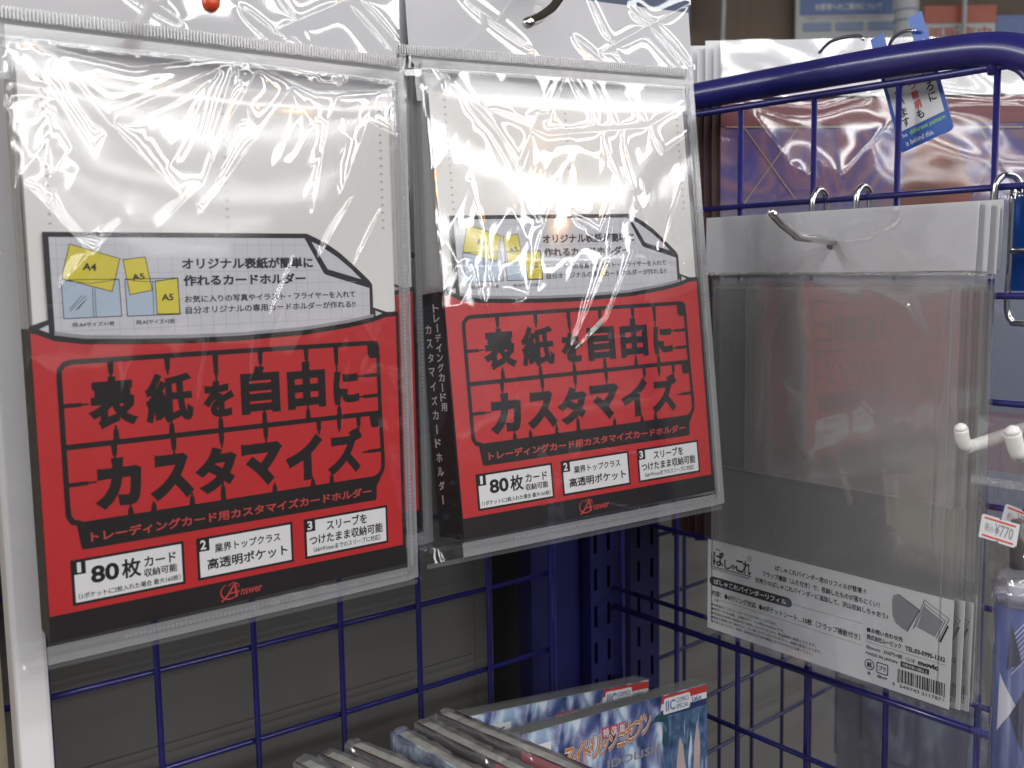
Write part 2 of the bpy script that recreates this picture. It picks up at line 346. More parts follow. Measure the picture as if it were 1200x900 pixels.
# slotted steel posts at the corner
def slotted(name, x0, x1, y, zt, zb, cols, mat, label, pitch=0.0255, sh=0.0152, sw=0.0030, ph=0.0):
    e = E(name, ((x0 + x1) / 2, y, zb), label, 'steel post')
    xsr = sorted([x0, x1] + [c - sw / 2 for c in cols] + [c + sw / 2 for c in cols]); b = MB()
    z = zt; rows = []
    zz = ph
    while zz > zb + 0.02: rows.append((zz, zz - sh)); zz -= pitch
    zc = sorted([zt, zb] + [a for r in rows for a in r], reverse=True)
    for i in range(len(xsr) - 1):
        for j in range(len(zc) - 1):
            xm = (xsr[i] + xsr[i + 1]) / 2; zm = (zc[j] + zc[j + 1]) / 2
            hole = any(abs(xm - c) < sw / 2 for c in cols) and any(r[1] < zm < r[0] for r in rows)
            if hole:
                for (a, c_, d, f_) in ((xsr[i], zc[j], xsr[i], zc[j + 1]), (xsr[i + 1], zc[j], xsr[i + 1], zc[j + 1]), (xsr[i], zc[j], xsr[i + 1], zc[j]), (xsr[i], zc[j + 1], xsr[i + 1], zc[j + 1])):
                    b.add([(a, y, c_), (d, y, f_), (d, y + 0.002, f_), (a, y + 0.002, c_)], [(0, 1, 2, 3)])
            else:
                b.add([(xsr[i], y, zc[j]), (xsr[i + 1], y, zc[j]), (xsr[i + 1], y, zc[j + 1]), (xsr[i], y, zc[j + 1])], [(0, 3, 2, 1)])
    part('slotted_face', b, mat, e)
    b = MB(); b.box(x0, x0 + 0.0015, y + 0.0001, y + 0.03, zb, zt); b.box(x1 - 0.0015, x1, y + 0.0001, y + 0.03, zb, zt); part('side_flange', b, mat, e)
    b = MB(); b.box(x0 + 0.0016, x1 - 0.0016, y + 0.020, y + 0.0215, zb, zt); part('slot_shade_sheet', b, M['black'], e)  # black sheet behind the slots, shade inside the post put into its colour
slotted('slotted_post', 0.4590, 0.4800, 0.505, 0.08, -0.6, (0.4635, 0.4755), M['bluedk'], 'dark blue slotted steel post in the corner of the two racks', ph=-0.0470)
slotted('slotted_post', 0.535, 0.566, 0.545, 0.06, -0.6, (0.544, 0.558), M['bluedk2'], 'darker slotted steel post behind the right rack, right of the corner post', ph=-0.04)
b = MB(); b.box(0.4165, 0.4583, 0.515, 0.530, -0.6, 0.08, 0.001); place('steel_column', b, M['bluedk'], 'flat dark blue steel column left of the slotted corner post', 'steel column')
b = MB(); b.box(0.497, 0.5345, 0.575, 0.58, -0.6, 0.06); place('steel_column', b, M['bluedk2'], 'nearly black sheet standing for the shaded gap between the two slotted posts', 'steel column')  # dark sheet set where the gap between the posts lies in shade
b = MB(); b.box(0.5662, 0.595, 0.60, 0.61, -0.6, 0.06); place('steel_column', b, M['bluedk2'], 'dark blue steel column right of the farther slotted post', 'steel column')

# ------------------------------------------------------------------ red card-holder packs
def vnoise(X, Y, sx, sy, seed):
    rs = np.random.RandomState(seed); G = rs.rand(64, 64) * 2 - 1
    a = X / sx + 100; c = Y / sy + 100; i = np.floor(a).astype(int); j = np.floor(c).astype(int); fx = a - i; fy = c - j
    fx = fx * fx * (3 - 2 * fx); fy = fy * fy * (3 - 2 * fy); g = lambda p, q: G[p % 64, q % 64]
    return (g(i, j) * (1 - fx) + g(i + 1, j) * fx) * (1 - fy) + (g(i, j + 1) * (1 - fx) + g(i + 1, j + 1) * fx) * fy
def crease(X, Y, pts, h, wd):
    best = np.full(X.shape, 1e9); tt = np.zeros(X.shape); n = len(pts) - 1
    for k in range(n):
        a = np.array(pts[k], float); c = np.array(pts[k + 1], float); d = c - a; L2 = d @ d
        t = np.clip(((X - a[0]) * d[0] + (Y - a[1]) * d[1]) / L2, 0, 1); q = np.hypot(X - a[0] - t * d[0], Y - a[1] - t * d[1])
        mk = q < best; best = np.where(mk, q, best); tt = np.where(mk, (k + t) / n, tt)
    return h * np.exp(-np.sqrt(best ** 2 + 0.015) / wd) * np.sin(np.pi * np.clip(tt * 0.92 + 0.04, 0, 1)) ** 0.6
def sheet(name, x0, x1, y0, y1, nx, ny, hf, mat, parent, mm=0.001):
    X, Y = np.meshgrid(np.linspace(x0, x1, nx), np.linspace(y0, y1, ny)); r = hf(X, Y)
    if isinstance(r, tuple): X, Y, H = r
    else: H = r
    v = np.stack([X, Y, H], -1).reshape(-1, 3) * mm
    i = np.arange(nx * ny).reshape(ny, nx); f = np.stack([i[:-1, :-1], i[:-1, 1:], i[1:, 1:], i[1:, :-1]], -1).reshape(-1, 4)
    me = bpy.data.meshes.new(name); me.vertices.add(len(v)); me.vertices.foreach_set('co', v.ravel())
    me.loops.add(f.size); me.loops.foreach_set('vertex_index', f.ravel()); me.polygons.add(len(f)); me.polygons.foreach_set('loop_start', np.arange(0, f.size, 4)); 
    me.update(calc_edges=True); me.polygons.foreach_set('use_smooth', [True] * len(f)); me.validate()
    return link(name, me, mat, parent)

LPM = frame_matrix((0.0915, 0.3856, -0.1194), (1.0, 0.004, -0.001), (0.001, 0.006, 1.0))
RPM = frame_matrix((0.2646, 0.3755, -0.1103), (0.993, -0.113, 0.019), (-0.008, 0.095, 0.995))
CURVE = [(-0.5, 101.9), (2.3, 101.3), (8, 98.7), (18, 97.0), (36, 96.0), (55, 95.3), (76, 95.1), (105, 96.0), (125, 98.0), (137, 99.9), (142.5, 101.6), (148.8, 102.0)]

def hole_card(name, pts, holes, z0, z1, mat, parent):
    """flat card with punched holes"""
    c = bpy.data.curves.new(name, 'CURVE'); c.dimensions = '2D'; c.fill_mode = 'BOTH'; c.extrude = abs(z1 - z0) / 2
    for P in [pts] + holes:
        sp = c.splines.new('POLY'); sp.points.add(len(P) - 1)
        for q, a in zip(sp.points, P): q.co = (a[0], a[1], 0, 1)
        sp.use_cyclic_u = True
    t = bpy.data.objects.new(name, c); COL.objects.link(t); bpy.context.view_layer.update()
    me = bpy.data.meshes.new_from_object(t.evaluated_get(bpy.context.evaluated_depsgraph_get())); bpy.data.objects.remove(t)
    me.transform(Matrix.Translation((0, 0, (z0 + z1) / 2))); return link(name, me, mat, parent)
def circ(cx, cy, rx_, ry_=None, n=24, a0=0, a1=2 * math.pi):
    ry_ = ry_ or rx_; return [(cx + rx_ * math.cos(a0 + (a1 - a0) * k / n), cy + ry_ * math.sin(a0 + (a1 - a0) * k / n)) for k in range(n)]
MMm = 0.001
def build_insert(root, flap):
    S = MMm
    # black base: pocket band with borders, spine flap and the outline of the paper
    base = MB()
    low = [(-0.2, -9.5), (149.4, -8.9), (149.3, 102.6), (143.3, 102.9)] + [(137.0, 105.0), (136.9, 114.6), (135.6, 116.4), (129, 122.2), (122, 128.0), (115, 132.4), (107.2, 135.8), (6.1, 135.6), (6.2, 105.2), (-0.2, 103.2)]
    base.poly(low, 0.0)
    ins = base.build('cover_insert', M['ink'], root, scale=S)
    pw = MB()
    arc = [(106.0, 133.9)]
    pw.poly([(8.1, 133.8)] + arc + [(114.2, 119.6), (115.4, 119.0), (135.4, 113.2), (135.2, 100.8)] + [(x, y + 2.0) for x, y in CURVE[::-1] if 8 < x < 135] + [(8.2, 100.0)], 0.05)
    pw.poly([(109.0, 132.6), (113.5, 130.6), (120.5, 126.3), (127, 121.3), (131.6, 117.0), (116.0, 121.4)], 0.05)
    pw.poly([(2.6, 101.9), (6.2, 103.4), (6.2, 100.6)], 0.05); pw.poly([(138.0, 103.6), (142.2, 101.9), (138.0, 101.0)], 0.05)
    pw.build('paper_panel', M['paper'], ins, scale=S)
    gl = MB()
    for k in range(25):
        x = 10.4 + 5.06 * k
        if x < 134.5: gl.stroke([(x, 98.8 if 30 < x < 105 else 101.2), (x, 133.6 if x < 106 else (119.0 if x > 115 else 126 if x<110.6 else 119.8) - max(0, (x - 115) * 0.30))], 0.16, 0.07)
    for k in range(7):
        y = 131.2 - 5.06 * k
        gl.stroke([(8.2, y), ((107 if y > 130 else 110.2 if y > 125 else 113.3 if y > 120 else 129 if y > 115 else 135.2), y)], 0.16, 0.07)
    gl.build('ruled_grid', M['paleline'], ins, scale=S)
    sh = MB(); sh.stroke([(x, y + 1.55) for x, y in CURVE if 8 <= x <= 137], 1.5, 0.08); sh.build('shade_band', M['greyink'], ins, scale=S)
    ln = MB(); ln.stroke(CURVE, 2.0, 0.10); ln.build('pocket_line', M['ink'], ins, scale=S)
    rd = MB(); rd.poly([(0.1, 0.1), (147.9, 0.0), (147.9, 101.0)] + [(x, y - 0.9) for x, y in CURVE[::-1][1:-1]] + [(0.1, 101.0)], 0.06)
    rd.build('red_panel', M['red'], ins, scale=S)
    # model-kit runner frame
    fr = MB()
    fr.stroke([(8.6, 36), (8.6, 84.4), (8.8, 87.4), (10.6, 89.4), (13, 90.0), (60, 90.1), (136, 90.0), (138.0, 88.6), (138.4, 84), (138.6, 60), (139.2, 40), (139.0, 35.6), (137.6, 33.0), (134, 31.4)], 1.9, 0.12)
    fr.stroke([(8.6, 38), (8.7, 35.0), (10.0, 32.8), (13, 31.8)], 2.0, 0.12)
    fr.stroke([(9, 59.8), (138.8, 59.8)], 2.0, 0.13)
    fr.poly([(133.2, 90.4), (138.0, 90.6), (139.2, 88.5), (139.2, 83.6), (134.6, 83.4), (133.4, 84.6)], 0.14)
    fr.poly([(133.2, 59.5), (139.3, 59.5), (139.3, 54.0), (134.6, 53.6), (133.6, 55.0)], 0.14)
    fr.poly([(11.2, 31.9), (12.2, 24.6), (12.6, 22.5), (14, 22.2), (134.8, 22.0), (135.4, 23), (135.6, 28), (137.8, 31.4), (137.0, 32.6), (13, 32.4)], 0.13)
    def spr(x, y0, y1):     # sprue: thick at the runner (y0), thin at the character (y1)
        ym = y0 + (y1 - y0) * 0.72
        fr.stroke([(x, y0), (x, ym)], [2.3, 1.7], 0.15); fr.stroke([(x, ym), (x, y1)], [0.9, 0.8], 0.15)
    def sprh(y, x0, x1):
        xm = x0 + (x1 - x0) * 0.72
        fr.stroke([(x0, y), (xm, y)], [1.6, 1.4], 0.15); fr.stroke([(xm, y), (x1, y)], 0.7, 0.15)
    for x, y1 in ((26.4, 83), (47.2, 83), (66.0, 78.5), (84.5, 83), (104.6, 83.0), (118.3, 79)): spr(x, 89.3, y1)
    for x, y1 in ((27.0, 66), (47.6, 66), (66.9, 66), (85.2, 67), (104.4, 66), (118.8, 65.5)): spr(x, 60.5, y1)
    for x, y1 in ((26.0, 53.5), (48.0, 52.8), (66.9, 53), (85.4, 53), (109.0, 53.5), (118.5, 53.5), (127.8, 53.5)): spr(x, 59.2, y1)
    for x, y1 in ((30.6, 36), (39.2, 36), (54.0, 37), (66.5, 40), (88.2, 36.2), (105.3, 36), (114.0, 36.6)): spr(x, 32, y1)
    sprh(74.6, 9, 18); sprh(46.2, 9, 19); sprh(76.2, 138.4, 127.5); sprh(67.4, 138.4, 127.5); sprh(43.6, 138.8, 129.0)
    fr.build('runner_frame', M['ink'], ins, scale=S)
    tl = MB(); B = 0.056
    for ch, x0, x1, y0, y1, bb_ in (('表', 17.7, 35.4, 64.9, 83.9, B), ('紙', 38.2, 56.4, 64.7, 83.8, 0.044), ('を', 60.3, 72.9, 65.1, 79.2, 0.068), ('自', 75.7, 92.3, 64.8, 83.7, B), ('由', 95.6, 112.8, 64.9, 84.1, B), ('に', 116.4, 128.6, 64.9, 79.0, 0.075),
                             ('カ', 18.1, 35.4, 35.5, 54.1, 0.075), ('ス', 38.2, 55.0, 35.4, 53.1, 0.075), ('タ', 55.6, 72.8, 35.6, 53.6, 0.075), ('マ', 74.7, 92.3, 35.6, 53.2, 0.075), ('イ', 93.5, 110.3, 35.3, 54.2, 0.075), ('ズ', 112.4, 129.3, 35.4, 54.7, 0.062)):
        tl.text(ch, x0, y0, x1, y1, bb_, 0.17, res=4)
    tl.build('title_lettering', M['ink'], ins, scale=S)
    rl = MB(); rl.text('トレーディングカード用カスタマイズカードホルダー', 15.8, 24.3, 132.8, 28.3, 0.035, 0.19, res=3)
    rl.build('red_lettering', M['redline'], ins, scale=S); rl = MB()
    # maker's mark: swooping capital in a ring
    ring = [(70.4 - 3.3 + 3.7 * math.cos(a), -4.4 + 3.1 * math.sin(a)) for a in np.linspace(1.9, 6.0, 22)]
    rl.stroke(ring, [0.2 + 0.45 * math.sin(math.pi * k / 21) for k in range(22)], 0.19)
    rl.stroke(smooth_path([(63.6, -8.0), (66.0, -6.0), (68.4, -2.8), (69.3, -1.6)], 5), 0.75, 0.195); rl.stroke([(69.3, -1.5), (69.7, -4.2), (69.9, -7.2)], 0.95, 0.20); rl.stroke([(66.4, -5.3), (71.2, -5.0)], 0.55, 0.205)
    rl.stroke(smooth_path([(66.6, -2.3), (68.4, -1.2), (70.6, -1.9), (70.9, -3.4)], 5), 0.35, 0.21)
    rl.text('nswer', 71.6, -6.9, 80.9, -4.5, 0.02, 0.19, shear=0.15, res=3)
    rl.build('maker_mark', M['redline'], ins, scale=S)
    for (x0, x1, n_) in ((8.2, 49.7, '1'), (54.6, 95.2, '2'), (100.3, 140.5, '3')):
        bx = MB(); bx.poly([(x0, 2.3), (x1, 2.3), (x1, 19.0), (x0, 19.0)], 0.10); k = bx.build('feature_box', M['ink'], ins, scale=S)
    wb = MB()
    for x0, x1 in ((8.2, 49.7), (54.6, 95.2), (100.3, 140.5)):
        wb.poly([(x0 + 1.1, 3.3), (x1 - 1.0, 3.3), (x1 - 1.0, 18.0), (x0 + 5.2, 18.0), (x0 + 5.2, 13.5), (x0 + 1.1, 13.5)], 0.12)
    for x0, d in ((8.2, '1'), (54.6, '2'), (100.3, '3')): wb.text(d, x0 + (2.2 if d == '1' else 1.6), 14.2, x0 + (3.6 if d == '1' else 3.9), 17.9, 0.03, 0.12, res=3)
    wb.build('white_print', M['boxwhite'], ins, scale=S)
    bt = MB(); z = 0.16
    bt.text('80', 15.0, 9.2, 25.1, 15.6, 0.04, z, res=4); bt.text('枚', 26.0, 8.6, 33.2, 16.0, 0.03, z, res=3)
    bt.text('カード', 34.3, 11.6, 46.5, 15.6, 0.028, z, res=3); bt.text('収納可能', 34.1, 7.8, 46.7, 11.0, 0.028, z, res=3)
    bt.text('（1ポケットに2枚入れた場合 最大160枚）', 10.3, 4.2, 47.8, 6.5, 0.02, z)
    bt.text('業界トップクラス', 61.8, 12.0, 89.7, 15.6, 0.025, z, res=3); bt.text('高透明ポケット', 58.6, 5.7, 92.6, 10.2, 0.030, z, res=3)
    bt.text('スリーブを', 110.7, 12.8, 130.1, 17.1, 0.03, z, res=3); bt.text('つけたまま収納可能', 102.6, 7.5, 137.8, 11.8, 0.03, z, res=3)
    bt.text('（66×91mmまでのスリーブに対応）', 104.3, 4.3, 136.5, 6.8, 0.02, z)
    bt.text('オリジナル表紙が簡単に', 54.7, 121.9, 109.3, 126.4, 0.045, z, res=3); bt.text('作れるカードホルダー', 55.0, 115.8, 105.7, 120.0, 0.045, z, res=3)
    bt.text('お気に入りの写真やイラスト・フライヤーを入れて', 55.2, 109.5, 128.4, 112.3, 0.018, z, res=3); bt.text('自分オリジナルの専用カードホルダーが作れる!!', 55.3, 105.3, 128.3, 108.2, 0.018, z, res=3)
    bt.text('例:A4サイズ×1枚', 14.1, 102.2, 28.8, 103.9, 0.01, z); bt.text('例:A5サイズ×2枚', 36.5, 102.1, 51.0, 103.9, 0.01, z)
    # sample drawings
    il = MB(); il.poly([(11.3, 118.9), (31.3, 118.9), (31.5, 105.5), (11.4, 105.4)], 0.10); il.poly([(33.3, 118.8), (52.8, 118.9), (53.2, 105.4), (33.5, 105.4)], 0.10)
    il.build('sample_cover', M['iceblue'], ins, scale=S)
    ye = MB(); ye.poly([(14.9, 131.4), (32.0, 126.2), (28.6, 114.5), (11.5, 119.5)], 0.13); ye.poly([(33.1, 125.8), (41.2, 126.8), (43.1, 114.6), (34.9, 113.2)], 0.13); ye.poly([(44.4, 117.9), (53.0, 118.8), (53.0, 105.6), (44.5, 105.8)], 0.13)
    ye.build('sample_sheet', M['yellow'], ins, scale=S)
    bt.build('black_lettering', M['ink'], ins, scale=S, kind='stuff'); ol = MB()
    for P in ([(14.9, 131.4), (32.0, 126.2), (28.6, 114.5), (11.5, 119.5)], [(33.1, 125.8), (41.2, 126.8), (43.1, 114.6), (34.9, 113.2)], [(44.4, 117.9), (53.0, 118.8), (53.0, 105.6), (44.5, 105.8)], [(11.3, 118.9), (31.3, 118.9), (31.5, 105.5), (11.4, 105.4)], [(33.3, 118.8), (52.8, 118.9), (53.2, 105.4), (33.5, 105.4)]):
        ol.stroke(P, 0.26, z, closed=True)
    for P in ([(21.8, 116.0), (21.6, 105.4)], [(22.6, 116.0), (22.5, 105.4)], [(43.4, 117.8), (43.2, 105.5)], [(11.3, 118.9), (16, 118.2), (21.8, 117.6), (27, 118.2), (31.3, 118.9)], [(33.3, 118.8), (38, 118.0), (43.5, 117.6), (48, 118.2), (52.8, 118.9)], [(13.5, 108.6), (18.2, 113.5)], [(13.6, 107.9), (19.3, 113.2)], [(15.5, 108.2), (19.0, 111.6)], [(16.2, 108.4), (19.6, 112.2)]):
        ol.stroke(P, 0.2, z)
    ol.text('A4', 18.7, 121.9, 23.6, 124.8, 0.035, z + 0.02, rot=-0.10, res=3); ol.text('A5', 36.1, 118.3, 40.6, 120.9, 0.035, z + 0.02, rot=0.12, res=3); ol.text('A5', 46.4, 110.6, 50.9, 113.1, 0.035, z + 0.02, res=3)
    ol.build('sample_outline', M['ink'], ins, scale=S)
    # spine flap folded backward along the left edge
    sp = MB(); a = math.radians(flap); kx, kz = -math.sin(a), -math.cos(a)
    def q(t, y): return (t * kx, y, t * kz)
    sp.add([q(0.1, -9.5), q(19, -9.5), q(19, 101.8), q(0.1, 102.0)], [(0, 1, 2, 3)])
    spo = sp.build('spine_flap', M['ink'], root, scale=S)
    cs_ = MB(); cs_.add([q(0.1, 102.2), q(19, 102.0), q(19, 203), q(0.1, 203.5)], [(0, 1, 2, 3)]); cs_.build('clear_spine', M['clearspine'], root, scale=S)
    st = MB()
    def vert(s_, t0, t1, y0, h, gap, zz, mats):
        y = y0
        for ch in s_:
            tmp = MB(); ww = h
            if ch == 'ー': tmp.text('|', 0.42, 0, 0.58, 1, 0.0, 0)
            else: tmp.text(ch, 0.08, 0, 0.92, 1, 0.028, 0, res=3)
            mats.add([tuple(np.array(q(t1 + (t0 - t1) * (1 - v[0]) if False else t0 + (t1 - t0) * v[0], y - h + v[1] * h)) + np.array((-0.12, 0, 0.05))) for v in tmp.v], tmp.f); y -= h + gap
    vert('トレーディングカード用', 9.4, 4.0, 97, 3.75, 0.72, 0, st); vert('カスタマイズカードホルダー', 16.4, 11.0, 88, 4.2, 2.3, 0, st)
    if flap > 0: st.build('spine_lettering', M['whiteink'], spo, scale=S)
    return ins

def build_pack(name, mat4, label, group, mirror, film_fn, x0f, x1f, hdr, holec, seed):
    root = empty(name, None, label, 'card holder pack', group, mat=mat4); S = MMm
    # header card with hang hole
    hole = circ(holec[0], holec[1], 3.4)
    hc = hole_card('header_card', [(p[0] * S, p[1] * S) for p in hdr], [[(p[0] * S, p[1] * S) for p in hole]], -0.0039, -0.00366, M['header'], root)
    # clear pages
    for k in range(6):
        b = MB(); b.prism([(1.2 + 0.1 * k, -8.2), (148.6 + 0.3 * k, -8.0), (148.2 + 0.3 * k, 191 + 0.5 * k), (1.5 + 0.1 * k, 190 + 0.7 * k)], -1.0 - 1.0 * k - 0.6, -1.0 - 1.0 * k); pg = b.build('page', M['pages'], root, scale=S)
        if k == 0:
            for cx in (9.2, 74.2, 143.8):
                d = MB()
                for j in range(16):
                    y = 138.5 + j * 3.25; d.box(cx - 0.5, cx + 0.5, y - 0.32, y + 0.32, 0.02 - 1.02, 0.16 - 1.0)
                d.build('weld_dots', M['dots'], pg, scale=S, kind='stuff')
    build_insert(root, -5 if mirror else 9)
    # soft clear cover with embossed rim
    def hp(X, Y):
        t_ = np.clip((Y - 45) / 65, 0, 1); t_ = t_ * t_ * (3 - 2 * t_); g_ = t_ * np.clip((204 - Y) / 92, 0, 1)
        e = 0.9 + (1.6 + 3.6 * (1 - ((X - 76) / 78) ** 2)) * g_ - 0.9 * np.clip((Y - 185) / 20, 0, 1)
        return e + 0.10 * vnoise(X, Y, 40, 30, seed) + 0.03 * vnoise(X, Y, 14, 11, seed + 2)
    sheet('soft_cover', -1.5, 149.6, -10.4, 203, 60, 90, hp, M['pvc'], root)
    rim = MB(); rim.prism([(149.7, -16.4), (155.0, -15.8), (155.4, 204), (149.7, 204)], 0.3, 0.8); rim.prism([(-1.6, -17.0), (149.6, -16.4), (149.6, -10.5), (-1.6, -10.5)], 0.3, 0.8)
    rim.prism([(-1.6, 199), (149.6, 199), (149.6, 204), (-1.6, 204)], 0.3, 0.8)
    rm = rim.build('cover_rim', M['pvcedge'], root, scale=S)
    dd = MB()
    def ringlet(x, y, r):
        c = circ(x, y, r, r, 8); c2 = circ(x, y, r * 0.5, r * 0.5, 8); n = 8
        dd.add([(p[0], p[1], 0.95) for p in c] + [(p[0], p[1], 0.95) for p in c2], [(i, (i + 1) % n, (i + 1) % n + n, i + n) for i in range(n)])
    y = -9.0
    while y < 201: ringlet(151.7, y, 0.72); y += 1.75
    x = 26.0
    while x < 150: ringlet(x, -12.9, 0.72); x += 1.75
    dd.build('embossed_dots', M['dots'], rm, scale=S, kind='stuff')
    # crisp outer bag
    bag = sheet('outer_bag', x0f, x1f, -17.5, 206.5, 300, 380, film_fn, M['bag'], root)
    top = sheet('bag_top', -6, 156 + 4.5 * (not mirror), 211.0, 247, 190, 50, lambda X, Y: -2.6 + 0.2 * vnoise(X, Y, 80, 50, seed + 5) + 0.012 * (Y - 211)
                + sum(crease(X, Y, c, h, wd) for c, h, wd in ([((158, 244), (100, 216)), 1.0, 2.2], [((120, 238), (150, 212)), 1.1, 2.0], [((125, 240), (158, 214)), 0.9, 1.6], [((20, 236), (60, 214)), 0.7, 2.4], [((92, 246), (112, 212)), 0.6, 1.5], [((84, 222), (100, 212)), 0.7, 1.3])), M['bag'], root)
    sm = sheet('heat_seal', x0f + 3, x1f - 1, 206.2, 210.8, 620, 6, lambda X, Y: -1.6 + 0.42 * np.sin(X * 2 * np.pi / 1.25) * np.clip(1 - abs(Y - 208.5) / 2.3, 0, 1) ** 0.5 + 0.5 * vnoise(X, Y, 30, 30, seed + 9), M['seam'], root)
    rg = MB(); x_ = x0f + 5
    while x_ < x1f - 2: rg.box(x_, x_ + 0.55, 206.6, 210.4, -1.1, -0.75); x_ += 1.25
    rg.build('seal_ridges', M['ridge'], sm, scale=S, kind='stuff')
    bb = sheet('bag_bottom', x0f + 2, x1f - 2, -19.5, -17.4, 120, 4, lambda X, Y: -1.5 + 0.08 * vnoise(X, Y, 14, 4, seed + 11), M['bagside'], root)
    return root

def film_left(X, Y):
    cx = 74.0; u = (X - cx) / 84.0
    t = np.clip((Y + 17) / 223, 0, 1)
    body = 2.4 + 4.2 * np.sin(np.pi * np.clip(t, 0, 1)) ** 0.8 * (1 - np.abs(u) ** 3)
    body += 2.0 * np.clip((Y - 110) / 90, 0, 1) ** 2 * np.exp(-(u / 0.5) ** 2)
    H = body
    H += 0.34 * vnoise(X + 0.35 * Y, Y, 34, 80, 3) * np.clip((Y + 10) / 120, 0.18, 1)
    H += 0.07 * vnoise(X - 0.3 * Y, Y, 11, 34, 4) * np.clip((Y - 60) / 80, 0.08, 1)
    H += (-0.45 * np.abs(vnoise(X + 0.6 * Y, Y - 0.2 * X, 22, 56, 201)) - 0.12 * np.abs(vnoise(X - 0.5 * Y, Y, 8, 19, 202))) * np.clip((Y - 20) / 150, 0.12, 1) - 0.012 * np.abs(vnoise(X, Y + X * 0.4, 3.6, 8.3, 203)) * np.clip((Y - 100) / 90, 0, 1)
    C = [([(101, 193), (60, 141)], 1.1, 2.6), ([(88, 200), (74, 178), (62, 152)], 0.9, 2.2), ([(78, 201), (66, 170), (68, 138)], 1.0, 1.9), ([(77, 202), (84, 168), (88, 132)], 1.0, 2.2), ([(60, 152), (44, 136)], 0.9, 2.0), ([(58, 150), (64, 118)], 0.9, 1.6), ([(54, 142), (54, 112)], 0.8, 1.5),
         ([(124, 196), (116, 180), (107, 140)], 1.0, 2.3), ([(138, 188), (120, 150)], 1.0, 2.6), ([(148, 196), (150, 176), (134, 182)], 1.0, 2.2), ([(12, 196), (30, 172), (52, 150)], 1.2, 3.2), ([(10, 186), (24, 160), (32, 176), (70, 196)], 1.0, 2.8), ([(30, 138), (14, 118)], 0.7, 1.8),
         ([(98, 126), (84, 98)], 0.8, 1.4), ([(126, 150), (108, 124)], 0.8, 2.0), ([(140, 146), (124, 120)], 0.7, 1.6), ([(78, 202), (112, 192), (146, 196)], -0.8, 1.8), ([(78, 202), (40, 194), (8, 198)], -0.7, 2.0), ([(62, 100), (47, 30)], 0.5, 1.2), ([(85, 108), (70, 48)], 0.45, 1.2), ([(30, 88), (24, 40)], 0.35, 1.3), ([(120, 90), (112, 30)], 0.3, 1.4), ([(8.5, 204), (9.4, 100), (10.4, -16)], 0.55, 0.9), ([(2, 150), (20, 128), (6, 112)], 0.7, 2.0)]
    for p, h, wd in C: H += crease(X, Y, p, h * 0.95, wd * 0.85)
    edge = np.clip((np.abs(u) - 0.90) / 0.10, 0, 1)
    H += edge * (0.9 * vnoise(X, Y, 2.6, 5.5, 12) + 0.6 * vnoise(X, Y, 6, 14, 13)) * np.clip((Y + 20) / 90, 0.25, 1)
    H += 0.5 * vnoise(X, Y, 3.2, 3.0, 14) * np.clip((Y - 196) / 8, 0, 1)
    H -= edge ** 2 * 7.0
    H = H * 1.0
    H = np.where(Y > 200, H * (206.5 - Y) / 6.5 + (-1.6) * (Y - 200) / 6.5, H); H = np.where(Y < -11, H * (Y + 17.5) / 6.5 + (-1.2) * (-11 - Y) / 6.5, H)
    return H
